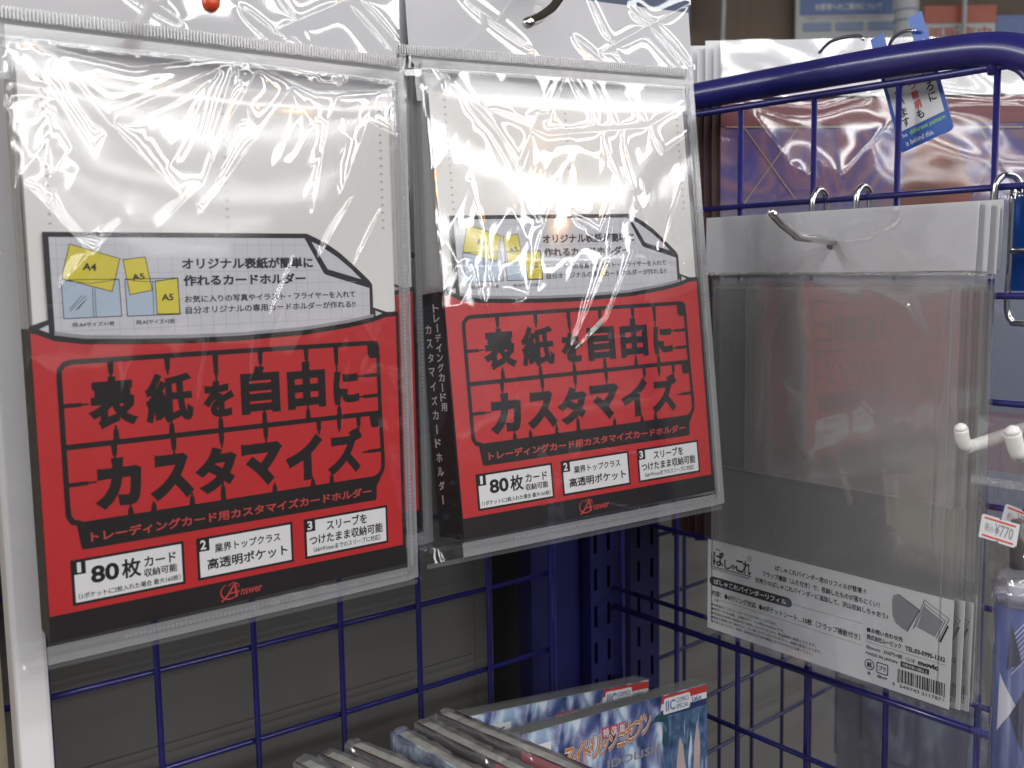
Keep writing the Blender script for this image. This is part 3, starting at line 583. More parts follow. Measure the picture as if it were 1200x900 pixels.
def film_right(X, Y):
    cx = 68.0; u = (X - cx) / 89.0; t = np.clip((Y + 17) / 223, 0, 1)
    H = 2.0 + 4.6 * np.sin(np.pi * t) ** 0.8 * (1 - np.abs(u) ** 3)
    H += 1.6 * np.clip((Y - 120) / 85, 0, 1) ** 2 * np.exp(-((u + 0.05) / 0.45) ** 2)
    H += 0.30 * vnoise(X + 0.3 * Y, Y, 38, 80, 23) * np.clip((Y + 10) / 120, 0.15, 1) + 0.05 * vnoise(X, Y, 11, 36, 24) * np.clip((Y - 60) / 80, 0.08, 1)
    H += (-0.40 * np.abs(vnoise(X + 0.5 * Y, Y - 0.2 * X, 24, 60, 211)) - 0.10 * np.abs(vnoise(X - 0.5 * Y, Y, 8, 21, 212))) * np.clip((Y - 10) / 150, 0.15, 1) - 0.012 * np.abs(vnoise(X, Y + X * 0.4, 3.6, 8.3, 213)) * np.clip((Y - 100) / 90, 0, 1)
    C = [([(0, 204), (30, 176), (52, 130)], 1.3, 3.0), ([(10, 196), (42, 160), (64, 196)], 1.1, 2.8), ([(74, 202), (60, 182), (48, 180)], 0.9, 1.8), ([(74, 202), (86, 186), (100, 150)], 1.0, 2.0), ([(90, 198), (104, 172), (110, 148)], 0.9, 1.6), ([(110, 192), (130, 166), (152, 178)], 1.1, 2.8), ([(96, 150), (88, 112), (62, 72)], 1.3, 2.4), ([(104, 118), (84, 84), (60, 68)], 0.9, 1.7), ([(62, 150), (46, 116), (40, 96)], 0.9, 1.9), ([(70, 134), (84, 126), (92, 140)], 0.7, 1.7), ([(140, 150), (120, 112)], 0.9, 2.2), ([(130, 106), (152, 116)], 0.4, 1.4), ([(16, 150), (22, 110), (30, 60)], 0.8, 1.9), ([(12, 112), (18, 84)], 0.6, 1.3), ([(-2, 190), (-4, 100), (0, -10)], 1.0, 1.8), ([(-13, 200), (-14, 90), (-10, 20)], 0.9, 1.4), ([(8, 190), (60, 172), (120, 178), (150, 192)], -0.9, 2.6)]
    for p, h, wd in C: H += crease(X, Y, p, h * 0.72, wd * 0.85)
    edge = np.clip((np.abs(u) - 0.88) / 0.12, 0, 1)
    H += edge * (0.9 * vnoise(X, Y, 3, 6, 32) + 0.6 * vnoise(X, Y, 7, 15, 33)) * np.clip((Y + 20) / 90, 0.3, 1)
    H += 1.0 * np.clip((30 - Y) / 40, 0, 1) * np.clip((8 - X) / 20, 0, 1) * vnoise(X, Y, 4, 5, 36)
    H -= edge ** 2 * 7.5
    H -= np.clip((-2 - X) / 18, 0, 1) * 9.0
    H = np.where(Y > 200, H * (206.5 - Y) / 6.5 + (-1.6) * (Y - 200) / 6.5, H); H = np.where(Y < -11, H * (Y + 17.5) / 6.5 + (-1.2) * (-11 - Y) / 6.5, H)
    return H
G1 = 'red and black card holder packs hanging on hooks'
packL = build_pack('card_holder_pack', LPM, 'red and black card holder pack in a clear bag, largest and leftmost in front', G1, True, film_left, -9.5, 158.0, [(-3, 187), (153, 187), (153.5, 203), (155, 205), (155, 247), (-5, 247), (-5, 205), (-3, 203)], (76, 236), 41)
packR = build_pack('card_holder_pack', RPM, 'front red and black card holder pack in the middle, its spine text showing', G1, False, film_right, -21.0, 157.0, [(-3, 187), (153, 187), (154.5, 203), (159.5, 205), (159.6, 240.5), (-4.5, 240.5), (-5, 205), (-3, 203)], (66, 232.5), 51)
def copy_tree(o, parent=None, skip=()):
    c = o.copy(); COL.objects.link(c)
    if parent: c.parent = parent
    for ch in [q for q in bpy.data.objects if q.parent == o]:
        if ch.name.split('.')[0] in skip: continue
        copy_tree(ch, c, skip)
    return c
SK = ('spine_lettering', 'outer_bag', 'bag_top', 'black_lettering', 'red_lettering', 'maker_mark', 'sample_outline', 'title_lettering', 'white_print', 'sample_cover', 'sample_sheet', 'ruled_grid', 'weld_dots', 'shade_band', 'runner_frame', 'feature_box')
for src, off, lb in ((packL, (0.0185, 0.015, 0.010), 'card holder pack hidden behind the largest one, its right edge showing'),
                     (packR, (0.013, 0.018, 0.001), 'card holder pack directly behind the front pack of the middle hook')):
    c = copy_tree(src, None, SK); c['label'] = lb
    c.matrix_world = Matrix.Translation(off) @ src.matrix_world

# ------------------------------------------------------------------ hooks
def rod(name, paths, r, mat, label, cat='hook', tip=None, group=None):
    e = E(name, paths[0][0], label, cat, group)
    for i, p in enumerate(paths):
        pts = smooth_path(p, 6) if len(p) > 2 else p
        b = MB(); b.tube(pts, r, 14); part('rod' if i == 0 else 'clip', b, M[mat], e, True)
        if i == 0:
            q = Vector(pts[-1]); d = (q - Vector(pts[-2])).normalized(); cap = MB(); cap.tube([q - d * 0.0002, q + d * r * 0.5, q + d * r * 0.85], [r * 1.0, r * 0.8, r * 0.3], 14)
            if tip: cap = MB(); cap.tube([q - d * 0.012, q - d * 0.011, q, q + d * r * 0.9, q + d * r * 1.5], [r * 1.0, r * 1.45, r * 1.45, r * 1.2, r * 0.4], 14)
            part('tip', cap, M[tip or mat], e, True)
    return e
# hook of the left pack: a red capped tip dips into the picture at the top
p_tip = at(247, 4, 1, 0.345); 
rod('peg_hook', [[Vector((0.1700, 0.4912, 0.128)), Vector((0.1690, 0.43, 0.124)), Vector((0.1665, 0.372, 0.121)), p_tip + Vector((0.004, 0.006, 0.008)), p_tip]], 0.0021, 'chrome', 'chrome hook with a red tip at the top of the left pack', tip='orange')
a = at(618, 27, 1, 0.318); c = at(634, 20, 1, 0.327); d = at(652, 4, 1, 0.338); f = at(668, -30, 1, 0.36)
rod('peg_hook', [[Vector((0.345, 0.4912, 0.19)), f + Vector((0.003, 0.03, 0.003)), f, d, c, a]], 0.0021, 'chrome', 'bent chrome hook end over the header of the middle pack')

# ------------------------------------------------------------------ refill packs on the right rack
LBM = frame_matrix((0.4577, 0.3997, -0.1577), (0.009, -1.0, -0.007), (0.0, -0.007, 1.0))
def build_refill():
    root = empty('refill_pack', None, 'frosted clear refill pack with white header card, front one on the right rack', 'refill pack', 'clear refill packs on the right rack', mat=LBM); S = MMm
    hole_card('header_card', [(x * S, y * S) for x, y in ((-3.6, 153.6), (154.6, 155.0), (155.0, 185.4), (154.0, 186.0), (-3.6, 185.1))], [[(x * S, y * S) for x, y in circ(78.3, 169.0, 2.6, 3.4)]], 0.0006, 0.0011, M['header'], root)
    sr = sheet('header_seal', -3, 154, 152.8, 154.6, 420, 4, lambda X, Y: 1.3 + 0.14 * np.sin(X * 2 * np.pi / 1.3), M['seam'], root)
    def hs(k):
        def f(X, Y): return -1.2 * k + 0.6 + 0.9 * vnoise(X + 11 * k, Y, 60, 55, 60 + k) + 0.25 * vnoise(X, Y, 22, 35, 70 + k) + 0.9 * np.sin(np.pi * np.clip(X / 150, 0, 1)) * np.sin(np.pi * np.clip((Y + 50) / 200, 0, 1))
        return f
    for k in range(4):
        sheet('clear_sheet', 1.5 + 0.6 * k, 149.0 + 0.9 * k, -51.5 + 0.4 * k, 150.5 - 1.3 * k, 50, 60, hs(k), M['refill'], root)
    sheet('pocket_flap', 25.5, 148.4, 44.0, 146.8, 50, 50, lambda X, Y: 1.75 + 0.5 * vnoise(X, Y, 40, 34, 95) + 0.15 * vnoise(X, Y, 15, 20, 96), M['flap'], root)
    wl = MB()
    for y in (44.6, 146.0): wl.stroke([(4, y), (148, y + 0.8)], 0.9, 1.9)
    for x in (26.5, 30.0): wl.stroke([(x, 44), (x - 0.6, 146)], 0.8, 1.9)
    wl.stroke([(143.5, -48), (144.5, 148)], 0.8, 1.9); wl.stroke([(3.0, -48), (3.2, 148)], 0.8, 1.9)
    wl.build('weld_line', M['weld'], root, scale=S)
    def hb(X, Y):
        H = 2.8 + 1.5 * np.sin(np.pi * np.clip((Y + 55) / 208, 0, 1)) * (1 - np.abs((X - 75) / 80) ** 3) + 0.5 * vnoise(X, Y, 45, 60, 81) + 0.12 * vnoise(X, Y, 12, 22, 82) * np.clip((Y + 20) / 100, 0.2, 1)
        for p, h, wd in (([(44, 150), (36, 120), (34, 60)], 0.9, 3.0), ([(52, 146), (42, 118), (44, 70), (40, 10)], 0.8, 2.6), ([(100, 148), (122, 138), (134, 122)], 0.8, 2.0), ([(96, 98), (108, 86), (122, 84)], 0.6, 2.2), ([(50, 100), (58, 88), (54, 78)], 0.7, 2.6), ([(146, 152), (142, 100), (140, 20)], 0.5, 1.6), ([(112, 60), (116, 30)], 0.4, 2.0), ([(86, 60), (94, 36), (120, 30)], 0.6, 3.5), ([(60, 66), (80, 50), (130, 58)], 0.5, 3.5)):
            H += crease(X, Y, p, h, wd)
        return H
    sheet('outer_bag', -1.8, 155.0, -55.4, 152.6, 170, 220, hb, M['refillbag'], root)
    def hh(X, Y):
        H = 1.9 + 0.5 * vnoise(X, Y, 26, 14, 91) + 0.1 * vnoise(X, Y, 8, 7, 92)
        for p, h, wd in (([(60, 158), (72, 166), (80, 180)], 0.7, 1.8), ([(84, 166), (98, 158)], 0.9, 1.8), ([(84, 176), (104, 182)], 0.6, 1.6), ([(62, 184), (76, 176)], 0.6, 1.5), ([(92, 184), (112, 168), (124, 158)], 0.5, 1.6)): H += crease(X, Y, p, h, wd)
        return H
    sheet('header_film', -3.4, 154.8, 154.8, 185.0, 150, 40, hh, M['bag'], root)
    # label card
    lab = MB(); lab.prism([(0, 0), (150.2, 0.2), (149.6, -53.4), (0, -53.0)], 1.4, 1.9)
    L_ = lab.build('label_card', M['card'], root, scale=S)
    t = MB(); z = 2.0
    def T(s_, x0, y1, x1, y0, b_=0.012, res=2): t.text(s_, x0, y0, x1, y1, b_ + 0.018, z, res=res)
    T('ぱしゃこれバインダー用のリフィルが登場 !!', 48.0, -4.9, 103.8, -8.1); T('フラップ機能（ふた付き）で、収納したものが落ちにくい！', 39.4, -9.9, 111.7, -13.2); T('別売りのぱしゃこれバインダーに追加して、沢山収納しちゃおう♪', 34.5, -14.6, 116.7, -17.8)
    for ch, x0, x1, y0, y1 in (('ぱ', 4.0, 12.0, -14.6, -5.6), ('し', 12.2, 17.4, -14.8, -9.5), ('ゃ', 16.8, 20.6, -14.4, -11.0), ('こ', 20.6, 26.2, -14.6, -7.6), ('れ', 25.6, 31.4, -14.8, -7.0)): t.text(ch, x0, y0, x1, y1, 0.03, z)
    t.stroke([(3.0, -6.8), (2.8, -15.6), (31.6, -15.2)], 0.5, z); t.stroke([(5.6, -4.6), (9.5, -5.0)], 0.5, z)
    for k in range(5): t.stroke(circ(30.2 + 1.1 * math.cos(k * 1.256), -5.2 + 1.1 * math.sin(k * 1.256), 0.55, 0.55, 8), 0.14, z, closed=True)
    t.text('PASHA COLLE PHOTO COLLECTION BINDER', 3.6, -17.2, 30.4, -16.3, 0.03, z)
    pill = [(4.4 - 2.9 * math.sin(a_), -24.1 + 2.75 * math.cos(a_)) for a_ in np.linspace(0, math.pi, 10)] + [(56.4 + 2.9 * math.sin(a_), -24.0 - 2.7 * math.cos(a_)) for a_ in np.linspace(0, math.pi, 10)]
    t.poly(pill, z)
    T('内容：●6穴リング対応  ●4ポケットシート…10枚（フラップ機能付き）', 3.3, -29.3, 101.3, -33.0, 0.016)
    t.stroke([(58.9, -24.2), (102.3, -23.6)], 0.16, z); t.stroke([(9.4, -34.4), (102.7, -34.9)], 0.16, z); t.stroke([(104.9, -32.2), (147.7, -32.2)], 0.16, z)
    T('〈注意〉', 5.0, -34.3, 9.0, -35.7, 0)
    for s_, x1, y in (('●本商品はリングバインダーサイズに対応しております。', 49.6, -37.3), ('●使用できる台紙、台紙のサイズは約9.5×6.9cmです。', 54.5, -39.8), ('●本商品を本来の目的以外に使用しないでください。商品破損の原因となります。', 75.0, -42.4), ('●商品を無理に折り曲げたり、引っ張ったりしないでください。破損の原因となります。', 78.5, -44.9), ('●火気に近づけたり、変形、変色または火災の原因となりますのでご注意ください。', 73.0, -47.4)): T(s_, 3.0, y, x1, y - 1.75, 0.0)
    T('■お問い合わせ先', 105, -24.5, 125, -27.2, 0.02); T('株式会社ムービック', 105, -28.0, 124.2, -31.0, 0.02); T('TEL:03-5995-1332', 126.2, -28.4, 147.1, -30.9, 0.03)
    T('©movic  350円+税  1218', 104.8, -33.7, 131.5, -36.0, 0.006); T('MADE IN JAPAN', 104.6, -37.4, 122.3, -39.4, 0.006); T('movic', 133.3, -33.5, 143.7, -36.1, 0.05)
    t.poly([(124.1, -36.9), (139.2, -36.8), (139.1, -39.5), (124.1, -39.8)], z)
    t.stroke(circ(106.9, -43.9, 2.6, 2.6, 20), 0.5, z, closed=True); T('紙', 105.4, -42.4, 108.4, -45.4, 0.03); T('箱', 105.8, -47.6, 107.6, -49.3, 0.02)
    t.stroke([(111.5, -41.3), (116.9, -41.3), (117.2, -41.8), (117.2, -46.0), (116.8, -46.6), (111.6, -46.6), (111.2, -46.1), (111.2, -41.8)], 0.55, z, closed=True); T('プラ', 112.2, -42.6, 116.2, -45.2, 0.03); T('袋:PP', 111.4, -47.6, 117.2, -49.3, 0.02)
    rnd = random.Random(3); x = 122.6; 
    while x < 147.2:
        wd = rnd.choice((0.26, 0.26, 0.52, 0.78)); lowy = -48.4 if (x < 123.2 or x > 146.6 or 134.6 < x < 135.4) else -47.9
        t.poly([(x, -41.2), (x + wd, -41.2), (x + wd, lowy), (x, lowy)], z); x += wd + rnd.choice((0.26, 0.3, 0.52, 0.6))
    T('4', 119.8, -48.7, 121.2, -50.7, 0.0); T('549743', 123.9, -48.8, 134.4, -50.6, 0.0); T('211787', 135.6, -48.8, 145.8, -50.6, 0.0); T('>', 146.4, -48.9, 147.3, -50.2, 0)
    # picture corner: album leaf and a framed snapshot
    t.stroke([(121.6, -3.3), (133.2, -8.6)], 0.35, z); t.stroke([(133.2, -8.6), (127.0, -21.2)], 0.4, z)
    ph = [(135.6, -2.9), (148.4, -9.2), (143.2, -21.5), (130.2, -18.8)]
    t.stroke(ph[:3], 0.3, z + 0.03); t.stroke([ph[0], ph[3]], 0.3, z + 0.03); ph2 = [(135.9, -5.0), (146.6, -10.4), (142.2, -20.4)]
    t.stroke(ph2, 0.3, z + 0.03); t.stroke([ph2[0], (131.2, -17.6)], 0.3, z + 0.03); t.stroke([(148.0, -12.6), (144.2, -21.6)], 0.9, z + 0.03)
    t.build('lettering', M['ink'], L_, scale=S, kind='stuff')
    g = MB(); g.poly([(118.4, -7.6), (119.2, -4.4), (121.6, -3.5), (132.9, -8.7), (127.2, -20.9), (124.2, -20.2), (120.6, -18.2), (119.0, -15.2)], z - 0.03)
    g.poly([(135.7, -6.2), (145.6, -11.2), (141.6, -19.8), (132.2, -17.4)], z); g.build('grey_print', M['greyink'], L_, scale=S)
    wt = MB(); wt.text('ぱしゃこれバインダーリフィル', 4.9, -25.7, 55.5, -22.4, 0.03, z + 0.05); wt.text('対象年齢15歳以上', 125.0, -39.2, 138.4, -37.4, 0.01, z + 0.05); wt.build('white_lettering', M['boxwhite'], L_, scale=S)
    return root
refill = build_refill()
for k, (dxx, dyy, dz) in enumerate(((0.0042, -0.0032, -0.0005), (0.0085, -0.0052, -0.0018), (0.013, -0.0045, 0.0008))):
    c = copy_tree(refill, None, ('outer_bag', 'header_film') if k else ('header_film',))
    c['label'] = ('second refill pack, just behind the front one with a sliver of its label showing', 'third refill pack from the front, a thin strip past the right edge of the others', 'rearmost refill pack against the blue wires')[k]
    c.matrix_world = Matrix.Translation((dxx, dyy, dz)) @ refill.matrix_world
# its hook
HY = 0.3185
t0 = at(981, 283, 1, HY); t1 = at(931, 277, 1, HY); t2 = at(904, 249, 1, HY)
rod('peg_hook', [[Vector((0.4790, HY, t0.z + 0.001)), t0, (t0 + t1) / 2, t1 + (t0 - t1) * 0.10, t1 + Vector((-0.001, 0, 0.0018)), (t1 + t2) / 2, t2]], 0.0021, 'chrome', 'chrome hook pushed through the hole of the refill pack header')
for y, lb in ((0.3430, 'left of two chrome clips curled over the blue wire above the refill header'), (0.3165, 'right of two chrome clips curled over the blue wire above the refill header')):
    rod('wire_clip', [[Vector((0.4735, y, 0.020)), Vector((0.4735, y, 0.0335)), Vector((0.4760, y, 0.0382)), Vector((0.4798, y, 0.0398)), Vector((0.4838, y, 0.0380)), Vector((0.4858, y, 0.0335)), Vector((0.4858, y, 0.018))]], 0.0017, 'chrome', lb, 'clip')

# chrome looped bracket at the right edge
rod('loop_bracket', [[Vector((0.4735, 0.2445, 0.019)), Vector((0.4735, 0.2440, 0.0335)), Vector((0.4762, 0.2425, 0.0385)), Vector((0.4805, 0.2405, 0.0392)), Vector((0.4838, 0.2385, 0.0365)), Vector((0.484, 0.2378, 0.030))],
                     [Vector((0.487, 0.2425, 0.034)), Vector((0.487, 0.2430, 0.0)), Vector((0.487, 0.2436, -0.021)), Vector((0.487, 0.2415, -0.0275)), Vector((0.487, 0.236, -0.0290)), Vector((0.487, 0.20, -0.0285))],
                     [Vector((0.487, 0.2425, 0.0045)), Vector((0.487, 0.20, 0.0052))]], 0.0015, 'chrome', 'chrome looped bracket hooked over the blue wire at the right edge', 'bracket')
b = MB(); b.box(0.494, 0.4955, 0.19, 0.2475, -0.0140, 0.0335); place('blue_card', b, M['tagblue'], 'plain blue card behind the chrome looped bracket', 'card')

# ------------------------------------------------------------------ poster packs behind the right rack
def art():
    m, t, b_ = nt('violet_poster_print'); N = t.nodes; Lk = t.links
    tc = N.new('ShaderNodeTexCoord'); sp = N.new('ShaderNodeSeparateXYZ'); Lk.new(tc.outputs['Object'], sp.inputs[0])
    no = N.new('ShaderNodeTexNoise'); no.inputs['Scale'].default_value = 18; no.inputs['Detail'].default_value = 2; no.inputs['Distortion'].default_value = 1.0; Lk.new(tc.outputs['Object'], no.inputs[0])
    r1 = N.new('ShaderNodeValToRGB'); e = r1.color_ramp.elements
    e[0].position = 0.32; e[0].color = (0.20, 0.06, 0.09, 1); e[1].position = 0.75; e[1].color = (0.22, 0.12, 0.09, 1)
    for ps, c_ in ((0.42, (0.08, 0.05, 0.20, 1)), (0.52, (0.22, 0.10, 0.16, 1)), (0.62, (0.05, 0.04, 0.24, 1))): q = e.new(ps); q.color = c_
    Lk.new(no.outputs['Fac'], r1.inputs[0])
    r2 = N.new('ShaderNodeValToRGB'); e = r2.color_ramp.elements; e[0].position = 0.50; e[0].color = (0, 0, 0, 1); e[1].position = 0.56; e[1].color = (1, 1, 1, 1)
    mr = N.new('ShaderNodeMapRange'); mr.inputs[1].default_value = 0.0; mr.inputs[2].default_value = 0.40; Lk.new(sp.outputs['Y'], mr.inputs[0]); Lk.new(mr.outputs[0], r2.inputs[0])
    mx = N.new('ShaderNodeMix'); mx.data_type = 'RGBA'; Lk.new(r2.outputs[0], mx.inputs[0]); mx.inputs[6].default_value = (0.16, 0.18, 0.24, 1); Lk.new(r1.outputs[0], mx.inputs[7])
    Lk.new(mx.outputs[2], b_.inputs['Base Color']); b_.inputs['Roughness'].default_value = 0.3
    return m
M['art'] = art(); M['maroon'] = pm('maroon_band', (0.17, 0.035, 0.045), 0.35); M['hair'] = pm('brown_print', (0.17, 0.035, 0.014), 0.35, scale=25, var=0.4)
M['edge1'] = pm('brown_edge', (0.085, 0.045, 0.035), 0.5, var=0.3); M['edge2'] = pm('maroon_edge', (0.07, 0.02, 0.03), 0.5, var=0.3)
PX = Vector((0.80, -0.60, 0)); PN = Vector((-0.60, -0.80, 0)); P0 = at(843, 640, 0, 0.506)
def onposter(u, v):
    d = Vector(RB @ np.array([(u - 600) / 1225, (v - 450) / 1225, 1.0])); q = d * (P0.dot(PN) / d.dot(PN)) - P0; return q.dot(PX), q.z
H_TOP = onposter(930, 46)[1]; H_HDR = onposter(930, 113)[1]; H_BAND = onposter(930, 147)[1]; H_ART = onposter(1180, 262)[1]
def poster(k, label, first):
    org = P0 - PN * (0.0048 * k) - PX * (0.0042 * k) + Vector((0, 0, 0.001 * (k % 3)))
    root = empty('poster_pack', None, label, 'poster pack', 'poster packs behind the right rack', mat=frame_matrix(org, PX, (0, 0, 1)))
    W_ = 0.30; HH = H_HDR - 0.002
    b = MB(); b.box(0, W_, 0, HH, -0.0025, 0); b.build('poster', M['art'] if first else M['edge1' if k % 2 else 'edge2'], root)
    if first:
        b = MB(); b.box(0.0, W_, H_BAND, HH, 0.0001, 0.0005); b.build('top_band', M['maroon'], root)
        x0, y0 = onposter(1097, 232); x1, y1 = onposter(1140, 160)
        b = MB(); b.poly([(x0 + (x1 - x0) * 1.0 * math.cos(a_) * (1 if math.sin(a_) < 0.4 else 0.97), y0 + (y1 - y0) * math.sin(a_)) for a_ in np.linspace(0, 2 * math.pi, 30)[:-1]], 0.0006); b.build('brown_patch', M['hair'], root)
        b = MB(); Q = lambda u, v: onposter(u, v)
        for (p, q) in (((872, 150), (935, 238)), ((935, 150), (872, 238)), ((1175, 150), (1140, 230)), ((1148, 150), (1198, 232))): b.stroke([Q(*p), Q(*q)], 0.0007, 0.0007)
        b.stroke([Q(850, 149), Q(1198, 149)], 0.001, 0.0009); b.build('gold_line', pm('gold_print', (0.34, 0.25, 0.16), 0.3), root)
    b = MB(); b.box(0.001, W_ + 0.001, H_HDR, H_TOP - (0.002 if k % 2 else 0.0), -0.0014, -0.0006); b.build('header_card', M['boxwhite'], root)
    if first:
        def hf(X_, Y_):
            H = 1.6 + 4.5 * np.sin(np.pi * np.clip((Y_ - 40) / (H_TOP * 1000 - 30), 0, 1)) ** 1.0 + 1.3 * vnoise(X_ + 0.5 * Y_, Y_, 46, 40, 111) + 0.10 * vnoise(X_ + Y_, Y_, 16, 14, 112)
            for p, h, wd in (([(12, H_HDR * 1000), (40, 238), (62, 226)], 1.2, 7), ([(58, 215), (100, 262)], 1.6, 9), ([(110, H_HDR * 1000 - 6), (190, H_HDR * 1000 - 9), (270, H_HDR * 1000)], 1.0, 2.5), ([(5, H_HDR * 1000 - 4), (60, H_HDR * 1000 - 8), (90, H_HDR * 1000)], 0.9, 2.5)): H += crease(X_, Y_, p, h, wd)
            return H
        sheet('outer_bag', -1, 302, 0, H_TOP * 1000, 150, 190, hf, M['posterbag'], root)
    return root
M['posterbag'] = film('glossy_poster_bag', 0.09, 0.07, 0.005)
for k in range(7):
    poster(k, 'violet and maroon poster pack, frontmost behind the right rack' if k == 0 else ['second poster pack of the stack behind the front violet one', 'third poster pack of the stack behind the right rack', 'fourth poster pack of the stack, a dark brown edge', 'fifth poster pack of the stack, a dark edge', 'last but one poster pack of the stack near the corner post', 'rearmost poster pack of the stack nearest the corner post'][k - 1], k == 0)

# violet pack hanging low behind the right rack
root = E('violet_pack', (0.53, 0.34, -0.40), 'dim violet clear pack low behind the right rack', 'pack')
b = MB(); b.box(0.545, 0.548, 0.16, 0.372, -0.42, -0.2495); part('backing', b, M['purplefilm'], root)
b = MB(); b.box(0.541, 0.5422, 0.16, 0.378, -0.43, -0.245); part('bag', b, M['bagside'], root)

# blue tag behind the pipe
TM_tl = at(1003, 42, 0, 0.4960); TM_bl = at(1055, 173, 0, 0.4960); TM_br = at(1119, 158, 0, 0.4960); TM_tr = at(1070, 35, 0, 0.4960)
yv = ((TM_tl - TM_bl) + (TM_tr - TM_br)) / 2; nv = Vector((-1, 0, 0)); xv = yv.cross(nv).normalized(); xw = (TM_br - TM_bl).normalized(); xv = (xv + xw * 0.55).normalized(); yv = nv.cross(xv); yv = yv if yv.z > 0 else -yv; TW = (TM_br - TM_bl).length * 1010; TH = ((TM_tl - TM_bl) + (TM_tr - TM_br)).length * 500
TMx = frame_matrix((TM_bl + TM_br) / 2 - xv * TW / 2000, xv, yv); root = empty('hanging_tag', None, 'blue bordered white tag with black and red Japanese writing behind the top pipe', 'tag', mat=TMx)
notch = TW * 0.26
b = MB(); b.prism([(1.2, 0), (TW - 1.2, 0), (TW, 1.2), (TW, TH), (TW - notch, TH), (TW - notch, TH - 12), (notch, TH - 12), (notch, TH), (0, TH), (0, 1.2)], -0.3, 0.0); b.build('blue_board', M['tagblue'], root, scale=MMm)
b = MB(); b.prism([(2.2, 10.5), (TW - 2.2, 10.5), (TW - 2.2, TH - 14), (2.2, TH - 14)], 0.05, 0.2); wp = b.build('white_panel', M['boxwhite'], root, scale=MMm)
def column(bm_, s_, xc, ytop, sz, z=0.25):
    for k, ch in enumerate(s_): bm_.text(ch, xc - sz * 0.42, ytop - (k + 1) * sz * 1.12 + sz * 0.12, xc + sz * 0.42, ytop - k * sz * 1.12, 0.03, z)
cs = 4.7; yb = 12.0 + cs * 1.12 * 4
b = MB(); b2 = MB(); xr = [TW * 0.80, TW * 0.52, TW * 0.24]
column(b, 'うしろに', xr[0], yb + cs * 1.1, cs); column(b, 'ざいます', xr[2], yb - 1, cs); column(b, 'も', xr[1], yb - cs * 1.12 * 3 - 0.4, cs); column(b2, 'う絵柄', xr[1], yb - 0.4, cs)
b.build('black_lettering', M['ink'], wp, scale=MMm); b2.build('red_lettering', M['tagred'], wp, scale=MMm)
b = MB(); b.text('different pattern', 7.5, 6.2, TW - 2.5, 9.2, 0.02, 0.1); b.build('green_lettering', M['tangreen'], root, scale=MMm)
b = MB(); b.text('The', 1.5, 6.8, 6.0, 9.0, 0.01, 0.1); b.text('is behind this.', 4.0, 2.0, TW * 0.66, 4.8, 0.01, 0.1); b.build('white_lettering', M['whiteink'], root, scale=MMm)
rod('peg_hook', [[at(960, 62, 0, 0.500), at(975, 48, 0, 0.498), at(1003, 42, 0, 0.4945), at(1012, 46, 0, 0.493)]], 0.0009, 'chrome', 'thin wire arm behind the pipe holding the left prong of the blue tag', 'wire')
rod('peg_hook', [[at(1040, 62, 0, 0.500), at(1046, 46, 0, 0.498), at(1060, 37, 0, 0.4945), at(1072, 36, 0, 0.493)]], 0.0009, 'chrome', 'thin wire arm behind the pipe holding the right prong of the blue tag', 'wire')

# ------------------------------------------------------------------ white hooks, price tags and pen packs
h1 = Vector((0.400, 0.2146, -0.0744))
rod('peg_hook', [[Vector((0.4790, 0.2146, -0.0700)), Vector((0.44, 0.2146, -0.0722)), h1 + Vector((0.006, 0, 0.0002)), h1 + Vector((0.0008, 0, 0.0007)), h1 + Vector((-0.0015, 0.0008, 0.0030)), h1 + Vector((-0.0035, 0.0008, 0.0080))]], 0.0028, 'whiteplastic', 'white coated hook with an upturned tip, the whole one at the right')
h2 = at(1194, 533, 0, 0.372)
rod('peg_hook', [[Vector((0.4790, h2.y, h2.z + 0.005)), Vector((0.44, h2.y, h2.z + 0.003)), h2 + Vector((0.006, 0, 0.0002)), h2 + Vector((0.0005, 0, 0.0005)), h2 + Vector((-0.0015, 0.0004, 0.0030)), h2 + Vector((-0.0040, 0.0006, 0.0085))]], 0.0030, 'whiteplastic', 'white coated hook cut by the right edge of the picture')
